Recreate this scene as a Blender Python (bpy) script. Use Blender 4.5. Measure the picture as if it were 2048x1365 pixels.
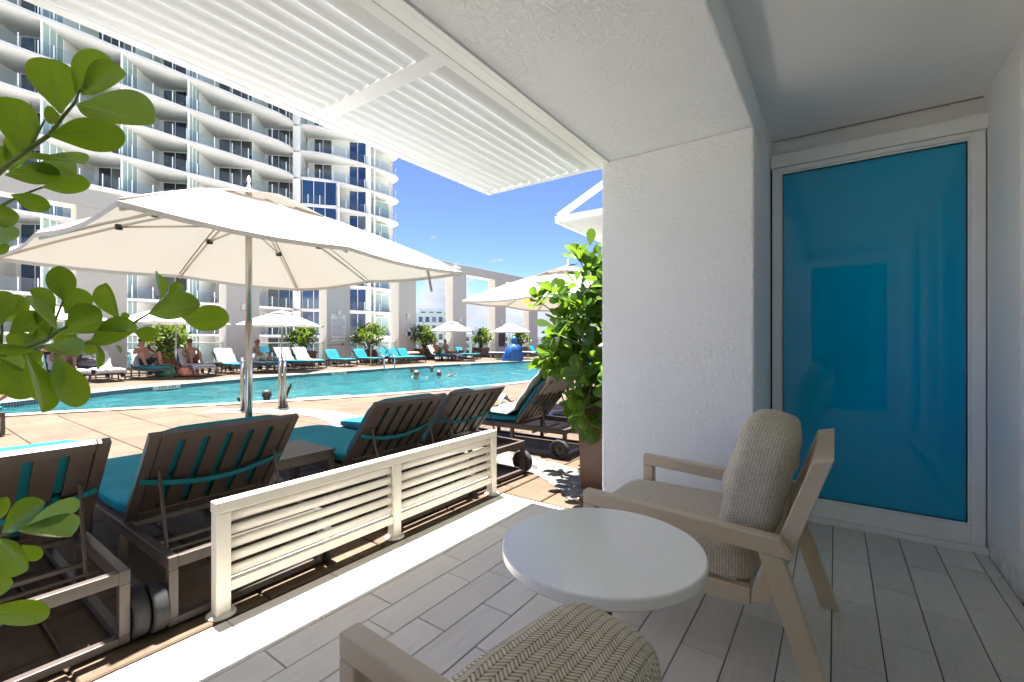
import bpy, math, random
from mathutils import Vector, Matrix
R = math.radians
scene = bpy.context.scene
for o in list(bpy.data.objects):
    bpy.data.objects.remove(o)
COL = scene.collection

# ------------------------------------------------------------------ camera
cam = bpy.data.cameras.new('camera'); camo = bpy.data.objects.new('camera', cam)
COL.objects.link(camo); scene.camera = camo
cam.sensor_width = 36.0; cam.lens = 16.0; cam.clip_start = 0.02; cam.clip_end = 9000
camo.location = (0, 0, 1.2); camo.rotation_euler = (R(90), 0, R(35.4))

# ------------------------------------------------------------------ sky and sun
SUN = Vector((-0.22, 0.066, 1.0)).normalized()           # towards the sun
world = bpy.data.worlds.new('World'); scene.world = world; world.use_nodes = True
wn, wl = world.node_tree.nodes, world.node_tree.links
wn.clear()
out = wn.new('ShaderNodeOutputWorld')
sky = wn.new('ShaderNodeTexSky'); sky.sky_type = 'NISHITA'; sky.sun_disc = False
sky.sun_elevation = math.asin(SUN.z); sky.sun_rotation = math.atan2(SUN.x, SUN.y)
sky.air_density = 0.26; sky.dust_density = 0.2; sky.ozone_density = 2.0; sky.altitude = 20
bg = wn.new('ShaderNodeBackground'); bg.inputs[1].default_value = 0.05
hs = wn.new('ShaderNodeHueSaturation'); hs.inputs['Saturation'].default_value = 1.12; hs.inputs['Hue'].default_value = 0.512
wl.new(sky.outputs[0], hs.inputs['Color']); wl.new(hs.outputs[0], bg.inputs[0])
tc = wn.new('ShaderNodeTexCoord'); sep = wn.new('ShaderNodeSeparateXYZ'); wl.new(tc.outputs['Generated'], sep.inputs[0])
mp = wn.new('ShaderNodeMapping'); mp.inputs['Scale'].default_value = (1, 1, 1.9); wl.new(tc.outputs['Generated'], mp.inputs[0])
mp.inputs['Location'].default_value = (0.42, 0.1, 0.0)
nz = wn.new('ShaderNodeTexNoise'); nz.inputs['Scale'].default_value = 6.5; nz.inputs['Detail'].default_value = 9; nz.inputs['Roughness'].default_value = 0.55
wl.new(mp.outputs[0], nz.inputs['Vector'])
def wmap(inp, a, b, c, d, clamp=True):
    m = wn.new('ShaderNodeMapRange'); m.clamp = clamp
    for i, v in zip((1, 2, 3, 4), (a, b, c, d)): m.inputs[i].default_value = v
    wl.new(inp, m.inputs[0]); return m.outputs[0]
def wmath(op, a, b):
    m = wn.new('ShaderNodeMath'); m.operation = op
    for i, v in enumerate((a, b)):
        if isinstance(v, (int, float)): m.inputs[i].default_value = v
        else: wl.new(v, m.inputs[i])
    return m.outputs[0]
thr = wmap(sep.outputs[2], 0.0, 0.22, 0.30, 0.70)        # cumulus thin out with elevation
diff = wmath('SUBTRACT', nz.outputs[0], thr)
cl = wmap(diff, 0.0, 0.07, 0.0, 1.0)
shade = wmap(diff, 0.03, 0.2, 1.0, 0.72)
cb = wn.new('ShaderNodeBackground'); cb.inputs[0].default_value = (0.97, 0.985, 1.0, 1)
wl.new(wmath('MULTIPLY', shade, 0.082), cb.inputs[1])
mx = wn.new('ShaderNodeMixShader'); wl.new(wmath('MULTIPLY', cl, 0.9), mx.inputs[0])
wl.new(bg.outputs[0], mx.inputs[1]); wl.new(cb.outputs[0], mx.inputs[2]); wl.new(mx.outputs[0], out.inputs[0])
sl = bpy.data.lights.new('sun', 'SUN'); slo = bpy.data.objects.new('sun', sl); COL.objects.link(slo)
sl.energy = 2.5; sl.angle = R(0.55); sl.color = (1.0, 0.98, 0.95)
slo.rotation_euler = SUN.to_track_quat('Z', 'Y').to_euler(); slo.location = (-20, 5, 60)

# ------------------------------------------------------------------ exposure
vs = scene.view_settings
vs.view_transform = 'Standard'; vs.look = 'None'; vs.gamma = 1.0; vs.exposure = 3.6; vs.use_curve_mapping = False
scene.render.engine = 'CYCLES'
cy = scene.cycles
cy.use_denoising = True; cy.max_bounces = 16; cy.diffuse_bounces = 12; cy.glossy_bounces = 4
cy.transmission_bounces = 6; cy.transparent_max_bounces = 14; cy.caustics_reflective = False; cy.caustics_refractive = False
cy.sample_clamp_indirect = 6; cy.sample_clamp_direct = 4

# ================================================================== helpers
def link(o, parent=None):
    COL.objects.link(o)
    if parent is not None: o.parent = parent
    return o
def tag(o, label=None, cat=None, group=None, kind=None):
    if label: o['label'] = label
    if cat: o['category'] = cat
    if group: o['group'] = group
    if kind: o['kind'] = kind
    return o
def thing(name, label, cat, loc=(0, 0, 0), rz=0.0, group=None):
    o = bpy.data.objects.new(name, None); o.empty_display_size = 0.1
    o.location = loc; o.rotation_euler = (0, 0, rz); link(o)
    return tag(o, label, cat, group)
def copy_tree(o, parent=None):
    c = o.copy(); link(c)
    if parent is not None: c.parent = parent
    for ch in list(o.children): copy_tree(ch, c)
    return c
def inst(mesh, name, parent=None, loc=(0, 0, 0), rot=(0, 0, 0), scl=(1, 1, 1)):
    o = bpy.data.objects.new(name, mesh); o.location = loc; o.rotation_euler = rot; o.scale = scl
    return link(o, parent)

class MB:
    def __init__(s): s.v = []; s.f = []; s.mi = []
    def add(s, vs_, fs_, m=0):
        n = len(s.v); s.v += [tuple(p) for p in vs_]; s.f += [tuple(i + n for i in q) for q in fs_]; s.mi += [m] * len(fs_); return s
    def hexa(s, p, m=0):
        return s.add(p, [(0, 3, 2, 1), (4, 5, 6, 7), (0, 1, 5, 4), (1, 2, 6, 5), (2, 3, 7, 6), (3, 0, 4, 7)], m)
    def box(s, x0, x1, y0, y1, z0, z1, m=0):
        x0, x1 = min(x0, x1), max(x0, x1); y0, y1 = min(y0, y1), max(y0, y1); z0, z1 = min(z0, z1), max(z0, z1)
        return s.hexa([(x0, y0, z0), (x1, y0, z0), (x1, y1, z0), (x0, y1, z0), (x0, y0, z1), (x1, y0, z1), (x1, y1, z1), (x0, y1, z1)], m)
    def beam(s, p, q, w, h, up=(0, 0, 1), m=0):
        p, q = Vector(p), Vector(q); d = (q - p).normalized(); a = d.cross(Vector(up))
        if a.length < 1e-5: a = d.cross(Vector((1, 0, 0)))
        a.normalize(); b = a.cross(d).normalized()
        a *= w / 2; b *= h / 2
        return s.hexa([p - a - b, p + a - b, q + a - b, q - a - b, p - a + b, p + a + b, q + a + b, q - a + b], m)
    def prism(s, poly, z0, z1, m=0):
        n = len(poly)
        vs_ = [(x, y, z0) for x, y in poly] + [(x, y, z1) for x, y in poly]
        return s.add(vs_, [tuple(range(n - 1, -1, -1)), tuple(range(n, 2 * n))] + [(i, (i + 1) % n, n + (i + 1) % n, n + i) for i in range(n)], m)
    def tube(s, pts, r, n=8, m=0, cap=True):
        pts = [Vector(p) for p in pts]; k = len(pts)
        rs = r if isinstance(r, (list, tuple)) else [r] * k
        vs_ = []; prev = None
        for i, p in enumerate(pts):
            d = (pts[min(i + 1, k - 1)] - pts[max(i - 1, 0)]).normalized()
            if prev is None:
                a = d.cross(Vector((0, 0, 1)))
                if a.length < 1e-3: a = d.cross(Vector((1, 0, 0)))
            else:
                a = prev - d * prev.dot(d)
            a.normalize(); prev = a; b = d.cross(a)
            for j in range(n):
                t = 2 * math.pi * j / n
                vs_.append(p + (a * math.cos(t) + b * math.sin(t)) * rs[i])
        fs_ = [(i * n + j, i * n + (j + 1) % n, (i + 1) * n + (j + 1) % n, (i + 1) * n + j) for i in range(k - 1) for j in range(n)]
        if cap: fs_ += [tuple(range(n - 1, -1, -1)), tuple(range((k - 1) * n, k * n))]
        return s.add(vs_, fs_, m)
    def lathe(s, prof, n=24, c=(0, 0, 0), axis='z', m=0, ring=False):
        vs_ = []
        for r, h in prof:
            for j in range(n):
                t = 2 * math.pi * j / n; a, b = r * math.cos(t), r * math.sin(t)
                p = (a, b, h) if axis == 'z' else ((a, h, b) if axis == 'y' else (h, a, b))
                vs_.append((p[0] + c[0], p[1] + c[1], p[2] + c[2]))
        k = len(prof)
        fs_ = [(i * n + j, i * n + (j + 1) % n, (i + 1) * n + (j + 1) % n, (i + 1) * n + j) for i in range(k - 1) for j in range(n)]
        if ring: fs_ += [((k - 1) * n + j, (k - 1) * n + (j + 1) % n, (j + 1) % n, j) for j in range(n)]
        else: fs_ += [tuple(range(n - 1, -1, -1)), tuple(range((k - 1) * n, k * n))]
        return s.add(vs_, fs_, m)
    def ball(s, c, r, n=10, m=0):
        rx, ry, rz = r if isinstance(r, (tuple, list)) else (r, r, r)
        h = n // 2; vs_ = []
        for i in range(h + 1):
            a = math.pi * i / h - math.pi / 2
            for j in range(n):
                t = 2 * math.pi * j / n
                vs_.append((c[0] + rx * math.cos(a) * math.cos(t), c[1] + ry * math.cos(a) * math.sin(t), c[2] + rz * math.sin(a)))
        return s.add(vs_, [(i * n + j, i * n + (j + 1) % n, (i + 1) * n + (j + 1) % n, (i + 1) * n + j) for i in range(h) for j in range(n)], m)
    def rbox(s, c, sz, n=6.0, seg=8, fn=None, m=0):
        """rounded box (superellipsoid); fn bends the unit points"""
        base = len(s.v); idx = {}
        def vid(p):
            k = tuple(round(q, 5) for q in p)
            if k not in idx:
                w = (abs(p[0]) ** n + abs(p[1]) ** n + abs(p[2]) ** n) ** (1.0 / n)
                q = Vector((p[0] / w, p[1] / w, p[2] / w))
                if fn: q = fn(q)
                idx[k] = len(s.v); s.v.append((c[0] + q[0] * sz[0] / 2, c[1] + q[1] * sz[1] / 2, c[2] + q[2] * sz[2] / 2))
            return idx[k]
        for ax in range(3):
            for sg in (-1, 1):
                for i in range(seg):
                    for j in range(seg):
                        q = []
                        for (a, b) in ((i, j), (i + 1, j), (i + 1, j + 1), (i, j + 1)):
                            p = [0, 0, 0]; p[ax] = sg; p[(ax + 1) % 3] = math.tan((2 * a / seg - 1) * .785) / math.tan(.785); p[(ax + 2) % 3] = math.tan((2 * b / seg - 1) * .785) / math.tan(.785)
                            q.append(vid(p))
                        if sg < 0: q.reverse()
                        s.f.append(tuple(q)); s.mi.append(m)
        return s
    def mesh(s, name, mats, smooth=False):
        me = bpy.data.meshes.new(name); me.from_pydata(s.v, [], s.f)
        for m in (mats if isinstance(mats, (list, tuple)) else [mats]): me.materials.append(m)
        if any(s.mi): me.polygons.foreach_set('material_index', s.mi)
        if smooth: me.polygons.foreach_set('use_smooth', [True] * len(me.polygons))
        me.update(); return me
    def build(s, name, mats, parent=None, smooth=False, bevel=0.0, seg=2, loc=(0, 0, 0), rot=(0, 0, 0)):
        o = bpy.data.objects.new(name, s.mesh(name, mats, smooth)); link(o, parent); o.location = loc; o.rotation_euler = rot
        if bevel:
            b = o.modifiers.new('bevel', 'BEVEL'); b.width = bevel; b.segments = seg; b.limit_method = 'ANGLE'
        return o
def bx(name, m, parent, *b, bevel=0.0): return MB().box(*b).build(name, m, parent, bevel=bevel)

# ------------------------------------------------------------------ materials
def nodes_of(name):
    m = bpy.data.materials.new(name); m.use_nodes = True
    nt = m.node_tree; return m, nt.nodes, nt.links, nt.nodes['Principled BSDF']
def val(nd, lk, sock, v):
    if isinstance(v, (int, float)): sock.default_value = v
    else: lk.new(v, sock)
def M_(nd, lk, op, a, b=0.0, c=None):
    m = nd.new('ShaderNodeMath'); m.operation = op
    val(nd, lk, m.inputs[0], a); val(nd, lk, m.inputs[1], b)
    if c is not None: val(nd, lk, m.inputs[2], c)
    return m.outputs[0]
def ramp(nd, lk, f, stops):
    r = nd.new('ShaderNodeValToRGB'); lk.new(f, r.inputs[0]); e = r.color_ramp.elements
    while len(e) < len(stops): e.new(0.5)
    for i, (p, c) in enumerate(stops): e[i].position = p; e[i].color = (*c, 1)
    return r.outputs[0]
def noise(nd, lk, vec, sc, det=4, ro=0.55, dist=0.0):
    n = nd.new('ShaderNodeTexNoise'); n.inputs['Scale'].default_value = sc; n.inputs['Detail'].default_value = det
    n.inputs['Roughness'].default_value = ro; n.inputs['Distortion'].default_value = dist; lk.new(vec, n.inputs['Vector']); return n.outputs[0]
def stretch(nd, lk, vec, s):
    m = nd.new('ShaderNodeMapping'); m.inputs['Scale'].default_value = s; lk.new(vec, m.inputs[0]); return m.outputs[0]
def bumpn(nd, lk, b, h, st, dist):
    bn = nd.new('ShaderNodeBump'); bn.inputs['Strength'].default_value = st; bn.inputs['Distance'].default_value = dist
    lk.new(h, bn.inputs['Height']); lk.new(bn.outputs[0], b.inputs['Normal']); return bn
def mat(name, col, rough=0.5, metal=0.0, spec=0.5, var=0.0, vsc=3.0, vst=(1, 1, 1), rnd=0.0, bump=0.0, bsc=40.0, bdist=0.003, bst=(1, 1, 1), rvar=0.0, coat=0.0):
    m, nd, lk, b = nodes_of(name)
    b.inputs['Base Color'].default_value = (*col, 1); b.inputs['Roughness'].default_value = rough
    b.inputs['Metallic'].default_value = metal; b.inputs['Specular IOR Level'].default_value = spec; b.inputs['Coat Weight'].default_value = coat
    geo = nd.new('ShaderNodeNewGeometry'); pos = geo.outputs['Position']
    if var or rnd:
        f = noise(nd, lk, stretch(nd, lk, pos, vst), vsc, 6, 0.6)
        lo = tuple(max(0, c * (1 - var)) for c in col); hi = tuple(min(1, c * (1 + var)) for c in col)
        c = ramp(nd, lk, f, [(0.3, lo), (0.7, hi)])
        if rnd:
            oi = nd.new('ShaderNodeObjectInfo'); k = M_(nd, lk, 'MULTIPLY_ADD', oi.outputs['Random'], 2 * rnd, 1 - rnd)
            hs = nd.new('ShaderNodeHueSaturation'); lk.new(k, hs.inputs['Value']); lk.new(c, hs.inputs['Color']); c = hs.outputs[0]
        lk.new(c, b.inputs['Base Color'])
        if rvar:
            lk.new(M_(nd, lk, 'MULTIPLY_ADD', f, rvar, rough - rvar / 2), b.inputs['Roughness'])
    if bump:
        bumpn(nd, lk, b, noise(nd, lk, stretch(nd, lk, pos, bst), bsc, 5, 0.6), bump, bdist)
    return m

def stucco(name, col, sc=55.0, st=0.7, dist=0.006):
    m, nd, lk, b = nodes_of(name)
    pos = nd.new('ShaderNodeNewGeometry').outputs['Position']
    f = noise(nd, lk, pos, 1.3, 5, 0.6)
    lk.new(ramp(nd, lk, f, [(0.25, tuple(c * 0.955 for c in col)), (0.75, col)]), b.inputs['Base Color'])
    b.inputs['Roughness'].default_value = 0.75; b.inputs['Specular IOR Level'].default_value = 0.25
    n1 = noise(nd, lk, pos, sc, 3, 0.55, 0.6); k = ramp(nd, lk, n1, [(0.42, (0, 0, 0)), (0.6, (1, 1, 1))])
    n2 = noise(nd, lk, pos, sc * 3.5, 3, 0.5)
    tro = ramp(nd, lk, noise(nd, lk, stretch(nd, lk, pos, (1, 1, .7)), 3.2, 4, 0.6), [(0.36, (.25, .25, .25)), (0.62, (1, 1, 1))])
    h = M_(nd, lk, 'MULTIPLY_ADD', n2, 0.25, M_(nd, lk, 'MULTIPLY', k, tro))
    bumpn(nd, lk, b, h, st, dist)
    sz = nd.new('ShaderNodeSeparateXYZ'); lk.new(pos, sz.inputs[0])
    low = nd.new('ShaderNodeMapRange'); lk.new(sz.outputs[2], low.inputs[0])
    for i_, v_ in zip((1, 2, 3, 4), (0.0, 0.16, 0.55, 0.0)): low.inputs[i_].default_value = v_
    dirt = M_(nd, lk, 'MULTIPLY', low.outputs[0], ramp(nd, lk, noise(nd, lk, pos, 14, 6, 0.7), [(0.42, (0, 0, 0)), (0.62, (1, 1, 1))]))
    mg = nd.new('ShaderNodeMix'); mg.data_type = 'RGBA'; lk.new(dirt, mg.inputs[0]); lk.new(b.inputs['Base Color'].links[0].from_socket, mg.inputs[6]); mg.inputs[7].default_value = (.34, .31, .27, 1)
    lk.new(mg.outputs[2], b.inputs['Base Color']); return m
STUCCO = stucco('rough_stucco', (0.875, 0.895, 0.92), 42.0, 0.55, 0.006)
STUCCO_S = stucco('fine_stucco', (0.90, 0.895, 0.885), 120.0, 0.35, 0.003)
CEIL = mat('smooth_ceiling_paint', (0.90, 0.89, 0.88), 0.7, spec=0.2, var=0.03, vsc=0.8)
WHITE = mat('white_frame_paint', (0.88, 0.875, 0.87), 0.35, var=0.03, vsc=6, bump=0.08, bsc=15)
SLAT = mat('white_louvre_paint', (0.80, 0.815, 0.835), 0.4, var=0.025, vsc=5, vst=(1, .25, 1))
DARK = mat('dark_gap', (0.015, 0.015, 0.015), 0.8)

def tile_mat():
    m, nd, lk, b = nodes_of('plank_tile')
    pos = nd.new('ShaderNodeNewGeometry').outputs['Position']; oi = nd.new('ShaderNodeObjectInfo')
    off = nd.new('ShaderNodeVectorMath'); off.operation = 'MULTIPLY_ADD'; lk.new(oi.outputs['Random'], off.inputs[0])
    off.inputs[1].default_value = (7, 3, 1); lk.new(pos, off.inputs[2])
    g = noise(nd, lk, stretch(nd, lk, off.outputs[0], (22, 2.0, 1)), 1.6, 7, 0.62, 1.2)
    g2 = noise(nd, lk, off.outputs[0], 2.4, 4, 0.6)
    f = M_(nd, lk, 'MULTIPLY_ADD', g, 0.65, M_(nd, lk, 'MULTIPLY', g2, 0.35))
    c = ramp(nd, lk, f, [(0.25, (0.61, 0.555, 0.48)), (0.5, (0.72, 0.67, 0.59)), (0.8, (0.79, 0.74, 0.665))])
    hs = nd.new('ShaderNodeHueSaturation'); lk.new(c, hs.inputs['Color'])
    lk.new(M_(nd, lk, 'MULTIPLY_ADD', oi.outputs['Random'], 0.12, 0.94), hs.inputs['Value']); lk.new(hs.outputs[0], b.inputs['Base Color'])
    lk.new(M_(nd, lk, 'MULTIPLY_ADD', g, 0.25, 0.30), b.inputs['Roughness'])
    b.inputs['Specular IOR Level'].default_value = 0.45
    bumpn(nd, lk, b, g, 0.12, 0.002); return m
TILE = tile_mat()
GROUT = mat('tile_grout', (0.13, 0.11, 0.095), 0.9, var=0.2, vsc=9)

def paver_mat(joints):
    m, nd, lk, b = nodes_of('deck_stone_jointed' if joints else 'deck_stone')
    pos = nd.new('ShaderNodeNewGeometry').outputs['Position']; oi = nd.new('ShaderNodeObjectInfo')
    n1 = noise(nd, lk, pos, 1.1, 6, 0.62); n2 = noise(nd, lk, stretch(nd, lk, pos, (2.2, 7, 1)), 2.2, 6, 0.65, 0.8); n3 = noise(nd, lk, pos, 38, 3, 0.5)
    f = M_(nd, lk, 'MULTIPLY_ADD', n1, 0.5, M_(nd, lk, 'MULTIPLY', n2, 0.5))
    c = ramp(nd, lk, f, [(0.25, (0.042, 0.025, 0.012)), (0.42, (0.080, 0.051, 0.028)), (0.60, (0.107, 0.073, 0.044)), (0.8, (0.130, 0.095, 0.063))])
    hs = nd.new('ShaderNodeHueSaturation'); lk.new(c, hs.inputs['Color'])
    lk.new(M_(nd, lk, 'MULTIPLY_ADD', oi.outputs['Random'], 0.22 if not joints else 0.0, 0.89 if not joints else 1.0), hs.inputs['Value'])
    col = hs.outputs[0]
    pit = ramp(nd, lk, n3, [(0.30, (0, 0, 0)), (0.40, (1, 1, 1))])
    h = M_(nd, lk, 'MULTIPLY_ADD', pit, 0.5, n2)
    if joints:
        br = nd.new('ShaderNodeTexBrick'); lk.new(pos, br.inputs['Vector']); br.offset = 0.5
        for k, v in (('Scale', 1.0), ('Mortar Size', 0.007), ('Brick Width', 0.66), ('Row Height', 0.62)): br.inputs[k].default_value = v
        br.inputs['Color1'].default_value = (1, 1, 1, 1); br.inputs['Color2'].default_value = (.86, .84, .82, 1); br.inputs['Mortar'].default_value = (.45, .38, .3, 1)
        mu = nd.new('ShaderNodeMix'); mu.data_type = 'RGBA'; mu.blend_type = 'MULTIPLY'; mu.inputs[0].default_value = 1
        lk.new(col, mu.inputs[6]); lk.new(br.outputs[0], mu.inputs[7]); col = mu.outputs[2]
        h = M_(nd, lk, 'MULTIPLY_ADD', br.outputs[1], -2.0, h)
    lk.new(col, b.inputs['Base Color'])
    lk.new(M_(nd, lk, 'MULTIPLY_ADD', n1, 0.3, 0.5), b.inputs['Roughness']); b.inputs['Specular IOR Level'].default_value = 0.3
    bumpn(nd, lk, b, h, 0.35, 0.006); return m
PAVER = paver_mat(False); DECKM = paver_mat(True)
JOINT = mat('sandy_joint', (0.17, 0.13, 0.09), 0.95, var=0.4, vsc=12)
COPING = mat('pale_coping', (0.17, 0.15, 0.122), 0.6, var=0.08, vsc=4, bump=0.15, bsc=40)
MINT = mat('mint_wet_ledge', (0.125, 0.18, 0.125), 0.35, var=0.14, vsc=2.5)
def pebble_mat():
    m, nd, lk, b = nodes_of('pebble_mosaic')
    pos = nd.new('ShaderNodeNewGeometry').outputs['Position']
    v = nd.new('ShaderNodeTexVoronoi'); v.inputs['Scale'].default_value = 17; lk.new(pos, v.inputs['Vector'])
    d = nd.new('ShaderNodeTexVoronoi'); d.feature = 'DISTANCE_TO_EDGE'; d.inputs['Scale'].default_value = 17; lk.new(pos, d.inputs['Vector'])
    sr = nd.new('ShaderNodeSeparateColor'); lk.new(v.outputs['Color'], sr.inputs[0])
    c = ramp(nd, lk, sr.outputs[0], [(0.0, (0.05, 0.047, 0.04)), (0.16, (0.13, 0.122, 0.108)), (0.5, (0.175, 0.166, 0.15)), (1.0, (0.21, 0.20, 0.185))])
    e = ramp(nd, lk, d.outputs[0], [(0.03, (0.45, 0.40, 0.33)), (0.10, (1, 1, 1))])
    mu = nd.new('ShaderNodeMix'); mu.data_type = 'RGBA'; mu.blend_type = 'MULTIPLY'; mu.inputs[0].default_value = 1
    lk.new(c, mu.inputs[6]); lk.new(e, mu.inputs[7]); lk.new(mu.outputs[2], b.inputs['Base Color']); b.inputs['Roughness'].default_value = 0.5
    bumpn(nd, lk, b, ramp(nd, lk, d.outputs[0], [(0.0, (0, 0, 0)), (0.25, (1, 1, 1))]), 0.6, 0.01); return m
PEBBLE = pebble_mat()
def band_mat():
    m, nd, lk, b = nodes_of('navy_mosaic_band')
    uv = nd.new('ShaderNodeTexCoord').outputs['UV']
    br = nd.new('ShaderNodeTexBrick'); br.offset = 0.0; lk.new(uv, br.inputs['Vector'])
    for k, v in (('Scale', 1.0), ('Mortar Size', 0.003), ('Brick Width', 0.05), ('Row Height', 0.05)): br.inputs[k].default_value = v
    br.inputs['Color1'].default_value = (.015, .035, .06, 1); br.inputs['Color2'].default_value = (.03, .06, .085, 1); br.inputs['Mortar'].default_value = (.26, .29, .30, 1)
    lk.new(br.outputs[0], b.inputs['Base Color']); b.inputs['Roughness'].default_value = 0.2; return m
BAND = band_mat()
def water_mat():
    m, nd, lk, b = nodes_of('pool_water'); nd.remove(b)
    pos = nd.new('ShaderNodeNewGeometry').outputs['Position']
    st = stretch(nd, lk, pos, (1, 0.62, 1))
    n1 = noise(nd, lk, st, 7.0, 4, 0.6, 1.0); n2 = noise(nd, lk, st, 19, 3, 0.6, 0.6)
    h = M_(nd, lk, 'MULTIPLY_ADD', n2, 0.42, n1)
    bn = nd.new('ShaderNodeBump'); bn.inputs['Strength'].default_value = 1.0; bn.inputs['Distance'].default_value = 0.05; lk.new(h, bn.inputs['Height'])
    tr = nd.new('ShaderNodeBsdfTransparent'); tr.inputs[0].default_value = (0.30, 0.80, 0.85, 1)
    df = nd.new('ShaderNodeBsdfDiffuse'); df.inputs[0].default_value = (0.016, 0.130, 0.142, 1)
    w1 = noise(nd, lk, stretch(nd, lk, pos, (1, .55, 1)), 2.6, 5, 0.62, 1.4); b2 = nd.new('ShaderNodeBump'); b2.inputs['Strength'].default_value = 1.0; b2.inputs['Distance'].default_value = 0.55; lk.new(w1, b2.inputs['Height']); lk.new(b2.outputs[0], df.inputs['Normal'])
    gl = nd.new('ShaderNodeBsdfGlossy'); gl.inputs['Roughness'].default_value = 0.06; lk.new(bn.outputs[0], gl.inputs['Normal'])
    fr = nd.new('ShaderNodeFresnel'); fr.inputs[0].default_value = 1.33; lk.new(bn.outputs[0], fr.inputs['Normal'])
    a = nd.new('ShaderNodeMixShader'); a.inputs[0].default_value = 0.72; lk.new(tr.outputs[0], a.inputs[1]); lk.new(df.outputs[0], a.inputs[2])
    c = nd.new('ShaderNodeMixShader'); lk.new(M_(nd, lk, 'MULTIPLY', fr.outputs[0], 1.0), c.inputs[0]); lk.new(a.outputs[0], c.inputs[1]); lk.new(gl.outputs[0], c.inputs[2])
    lk.new(c.outputs[0], nd['Material Output'].inputs[0]); return m
WATER = water_mat()
BASIN = mat('pool_plaster', (0.09, 0.27, 0.29), 0.7, var=0.10, vsc=0.7)
def glass_mat(name, tint, gloss=1.0, ior=1.45, diff=0.0, dcol=(.6, .7, .68)):
    m, nd, lk, b = nodes_of(name); nd.remove(b)
    tr = nd.new('ShaderNodeBsdfTransparent'); tr.inputs[0].default_value = (*tint, 1)
    gl = nd.new('ShaderNodeBsdfGlossy'); gl.inputs['Roughness'].default_value = 0.02
    fr = nd.new('ShaderNodeFresnel'); fr.inputs[0].default_value = ior
    base = tr.outputs[0]
    if diff:
        df = nd.new('ShaderNodeBsdfDiffuse'); df.inputs[0].default_value = (*dcol, 1)
        a = nd.new('ShaderNodeMixShader'); a.inputs[0].default_value = diff; lk.new(base, a.inputs[1]); lk.new(df.outputs[0], a.inputs[2]); base = a.outputs[0]
    ge = nd.new('ShaderNodeNewGeometry'); front_ = M_(nd, lk, 'SUBTRACT', 1.0, ge.outputs['Backfacing'])     # the second face of a pane only passes light on
    c = nd.new('ShaderNodeMixShader'); lk.new(M_(nd, lk, 'MULTIPLY', M_(nd, lk, 'MULTIPLY', fr.outputs[0], gloss), front_), c.inputs[0]); lk.new(base, c.inputs[1]); lk.new(gl.outputs[0], c.inputs[2])
    lk.new(c.outputs[0], nd['Material Output'].inputs[0]); return m
GLASS = glass_mat('clear_rail_glass', (0.86, 0.93, 0.92), 1.0, 1.45, 0.04, (.62, .72, .72))
FROST = glass_mat('frosted_screen_glass', (0.5, 0.6, 0.58), 0.8, 1.45, 0.62, (.48, .60, .57))
def pane_mat(name, stops):
    m, nd, lk, b = nodes_of(name); oi = nd.new('ShaderNodeObjectInfo')
    r = nd.new('ShaderNodeValToRGB'); r.color_ramp.interpolation = 'CONSTANT'; lk.new(oi.outputs['Random'], r.inputs[0]); e = r.color_ramp.elements
    while len(e) < len(stops): e.new(0.5)
    for i, (p, c) in enumerate(stops): e[i].position = p; e[i].color = (*c, 1)
    lk.new(r.outputs[0], b.inputs['Base Color']); b.inputs['Roughness'].default_value = 0.04; b.inputs['Specular IOR Level'].default_value = 0.9; return m
PANE = pane_mat('dark_window_glass', [(0, (.012, .017, .024)), (.35, (.022, .028, .036)), (.62, (.05, .055, .06)), (.80, (.15, .155, .15)), (.92, (.010, .022, .05))])
PANE_SKY = pane_mat('sky_tinted_window_glass', [(0, (.010, .030, .075)), (.4, (.015, .045, .11)), (.75, (.022, .055, .10)), (.9, (.07, .085, .10))])  # blue of the reflected sky put into the pane colour
BLUE = mat('teal_film_glass', (0.0, 0.37, 0.64), 0.02, spec=0.6, var=0.06, vsc=0.9)
TAUPE = mat('taupe_powder_coat', (0.58, 0.475, 0.335), 0.42, spec=0.4, bump=0.05, bsc=400, bdist=0.0006)
BROWN = mat('bronze_brown_metal', (0.064, 0.048, 0.039), 0.42, spec=0.5, var=0.18, vsc=6, bump=0.06, bsc=60)
IVORY = mat('ivory_fence_paint', (0.66, 0.63, 0.55), 0.42, var=0.05, vsc=4, bump=0.05, bsc=30)
TEAL = mat('teal_canvas', (0.005, 0.155, 0.190), 0.75, spec=0.2, var=0.16, vsc=3.5, bump=0.55, bsc=7, bdist=0.022)
RUBBER = mat('grey_rubber', (0.020, 0.020, 0.021), 0.8, var=0.2, vsc=20, bump=0.2, bsc=80)
HUB = mat('black_plastic', (0.03, 0.028, 0.027), 0.5)
CHROME = mat('polished_steel', (0.42, 0.40, 0.36), 0.22, metal=1.0, var=0.04, vsc=8)
POLEM = mat('champagne_aluminium', (0.62, 0.57, 0.49), 0.35, metal=0.55)
PLANTER = mat('corten_brown_planter', (0.105, 0.050, 0.030), 0.45, var=0.16, vsc=2.5, bump=0.05, bsc=30)
COLM = mat('column_paint', (0.54, 0.50, 0.425), 0.7, spec=0.2, var=0.03, vsc=0.6)
TOWERM = mat('tower_paint', (0.70, 0.68, 0.64), 0.7, spec=0.2, var=0.03, vsc=0.25)
SLABM = mat('tower_slab_paint', (0.56, 0.55, 0.535), 0.65, spec=0.2, var=0.04, vsc=0.35)
FRAMEW = mat('white_window_frame', (0.78, 0.78, 0.77), 0.4)
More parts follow.
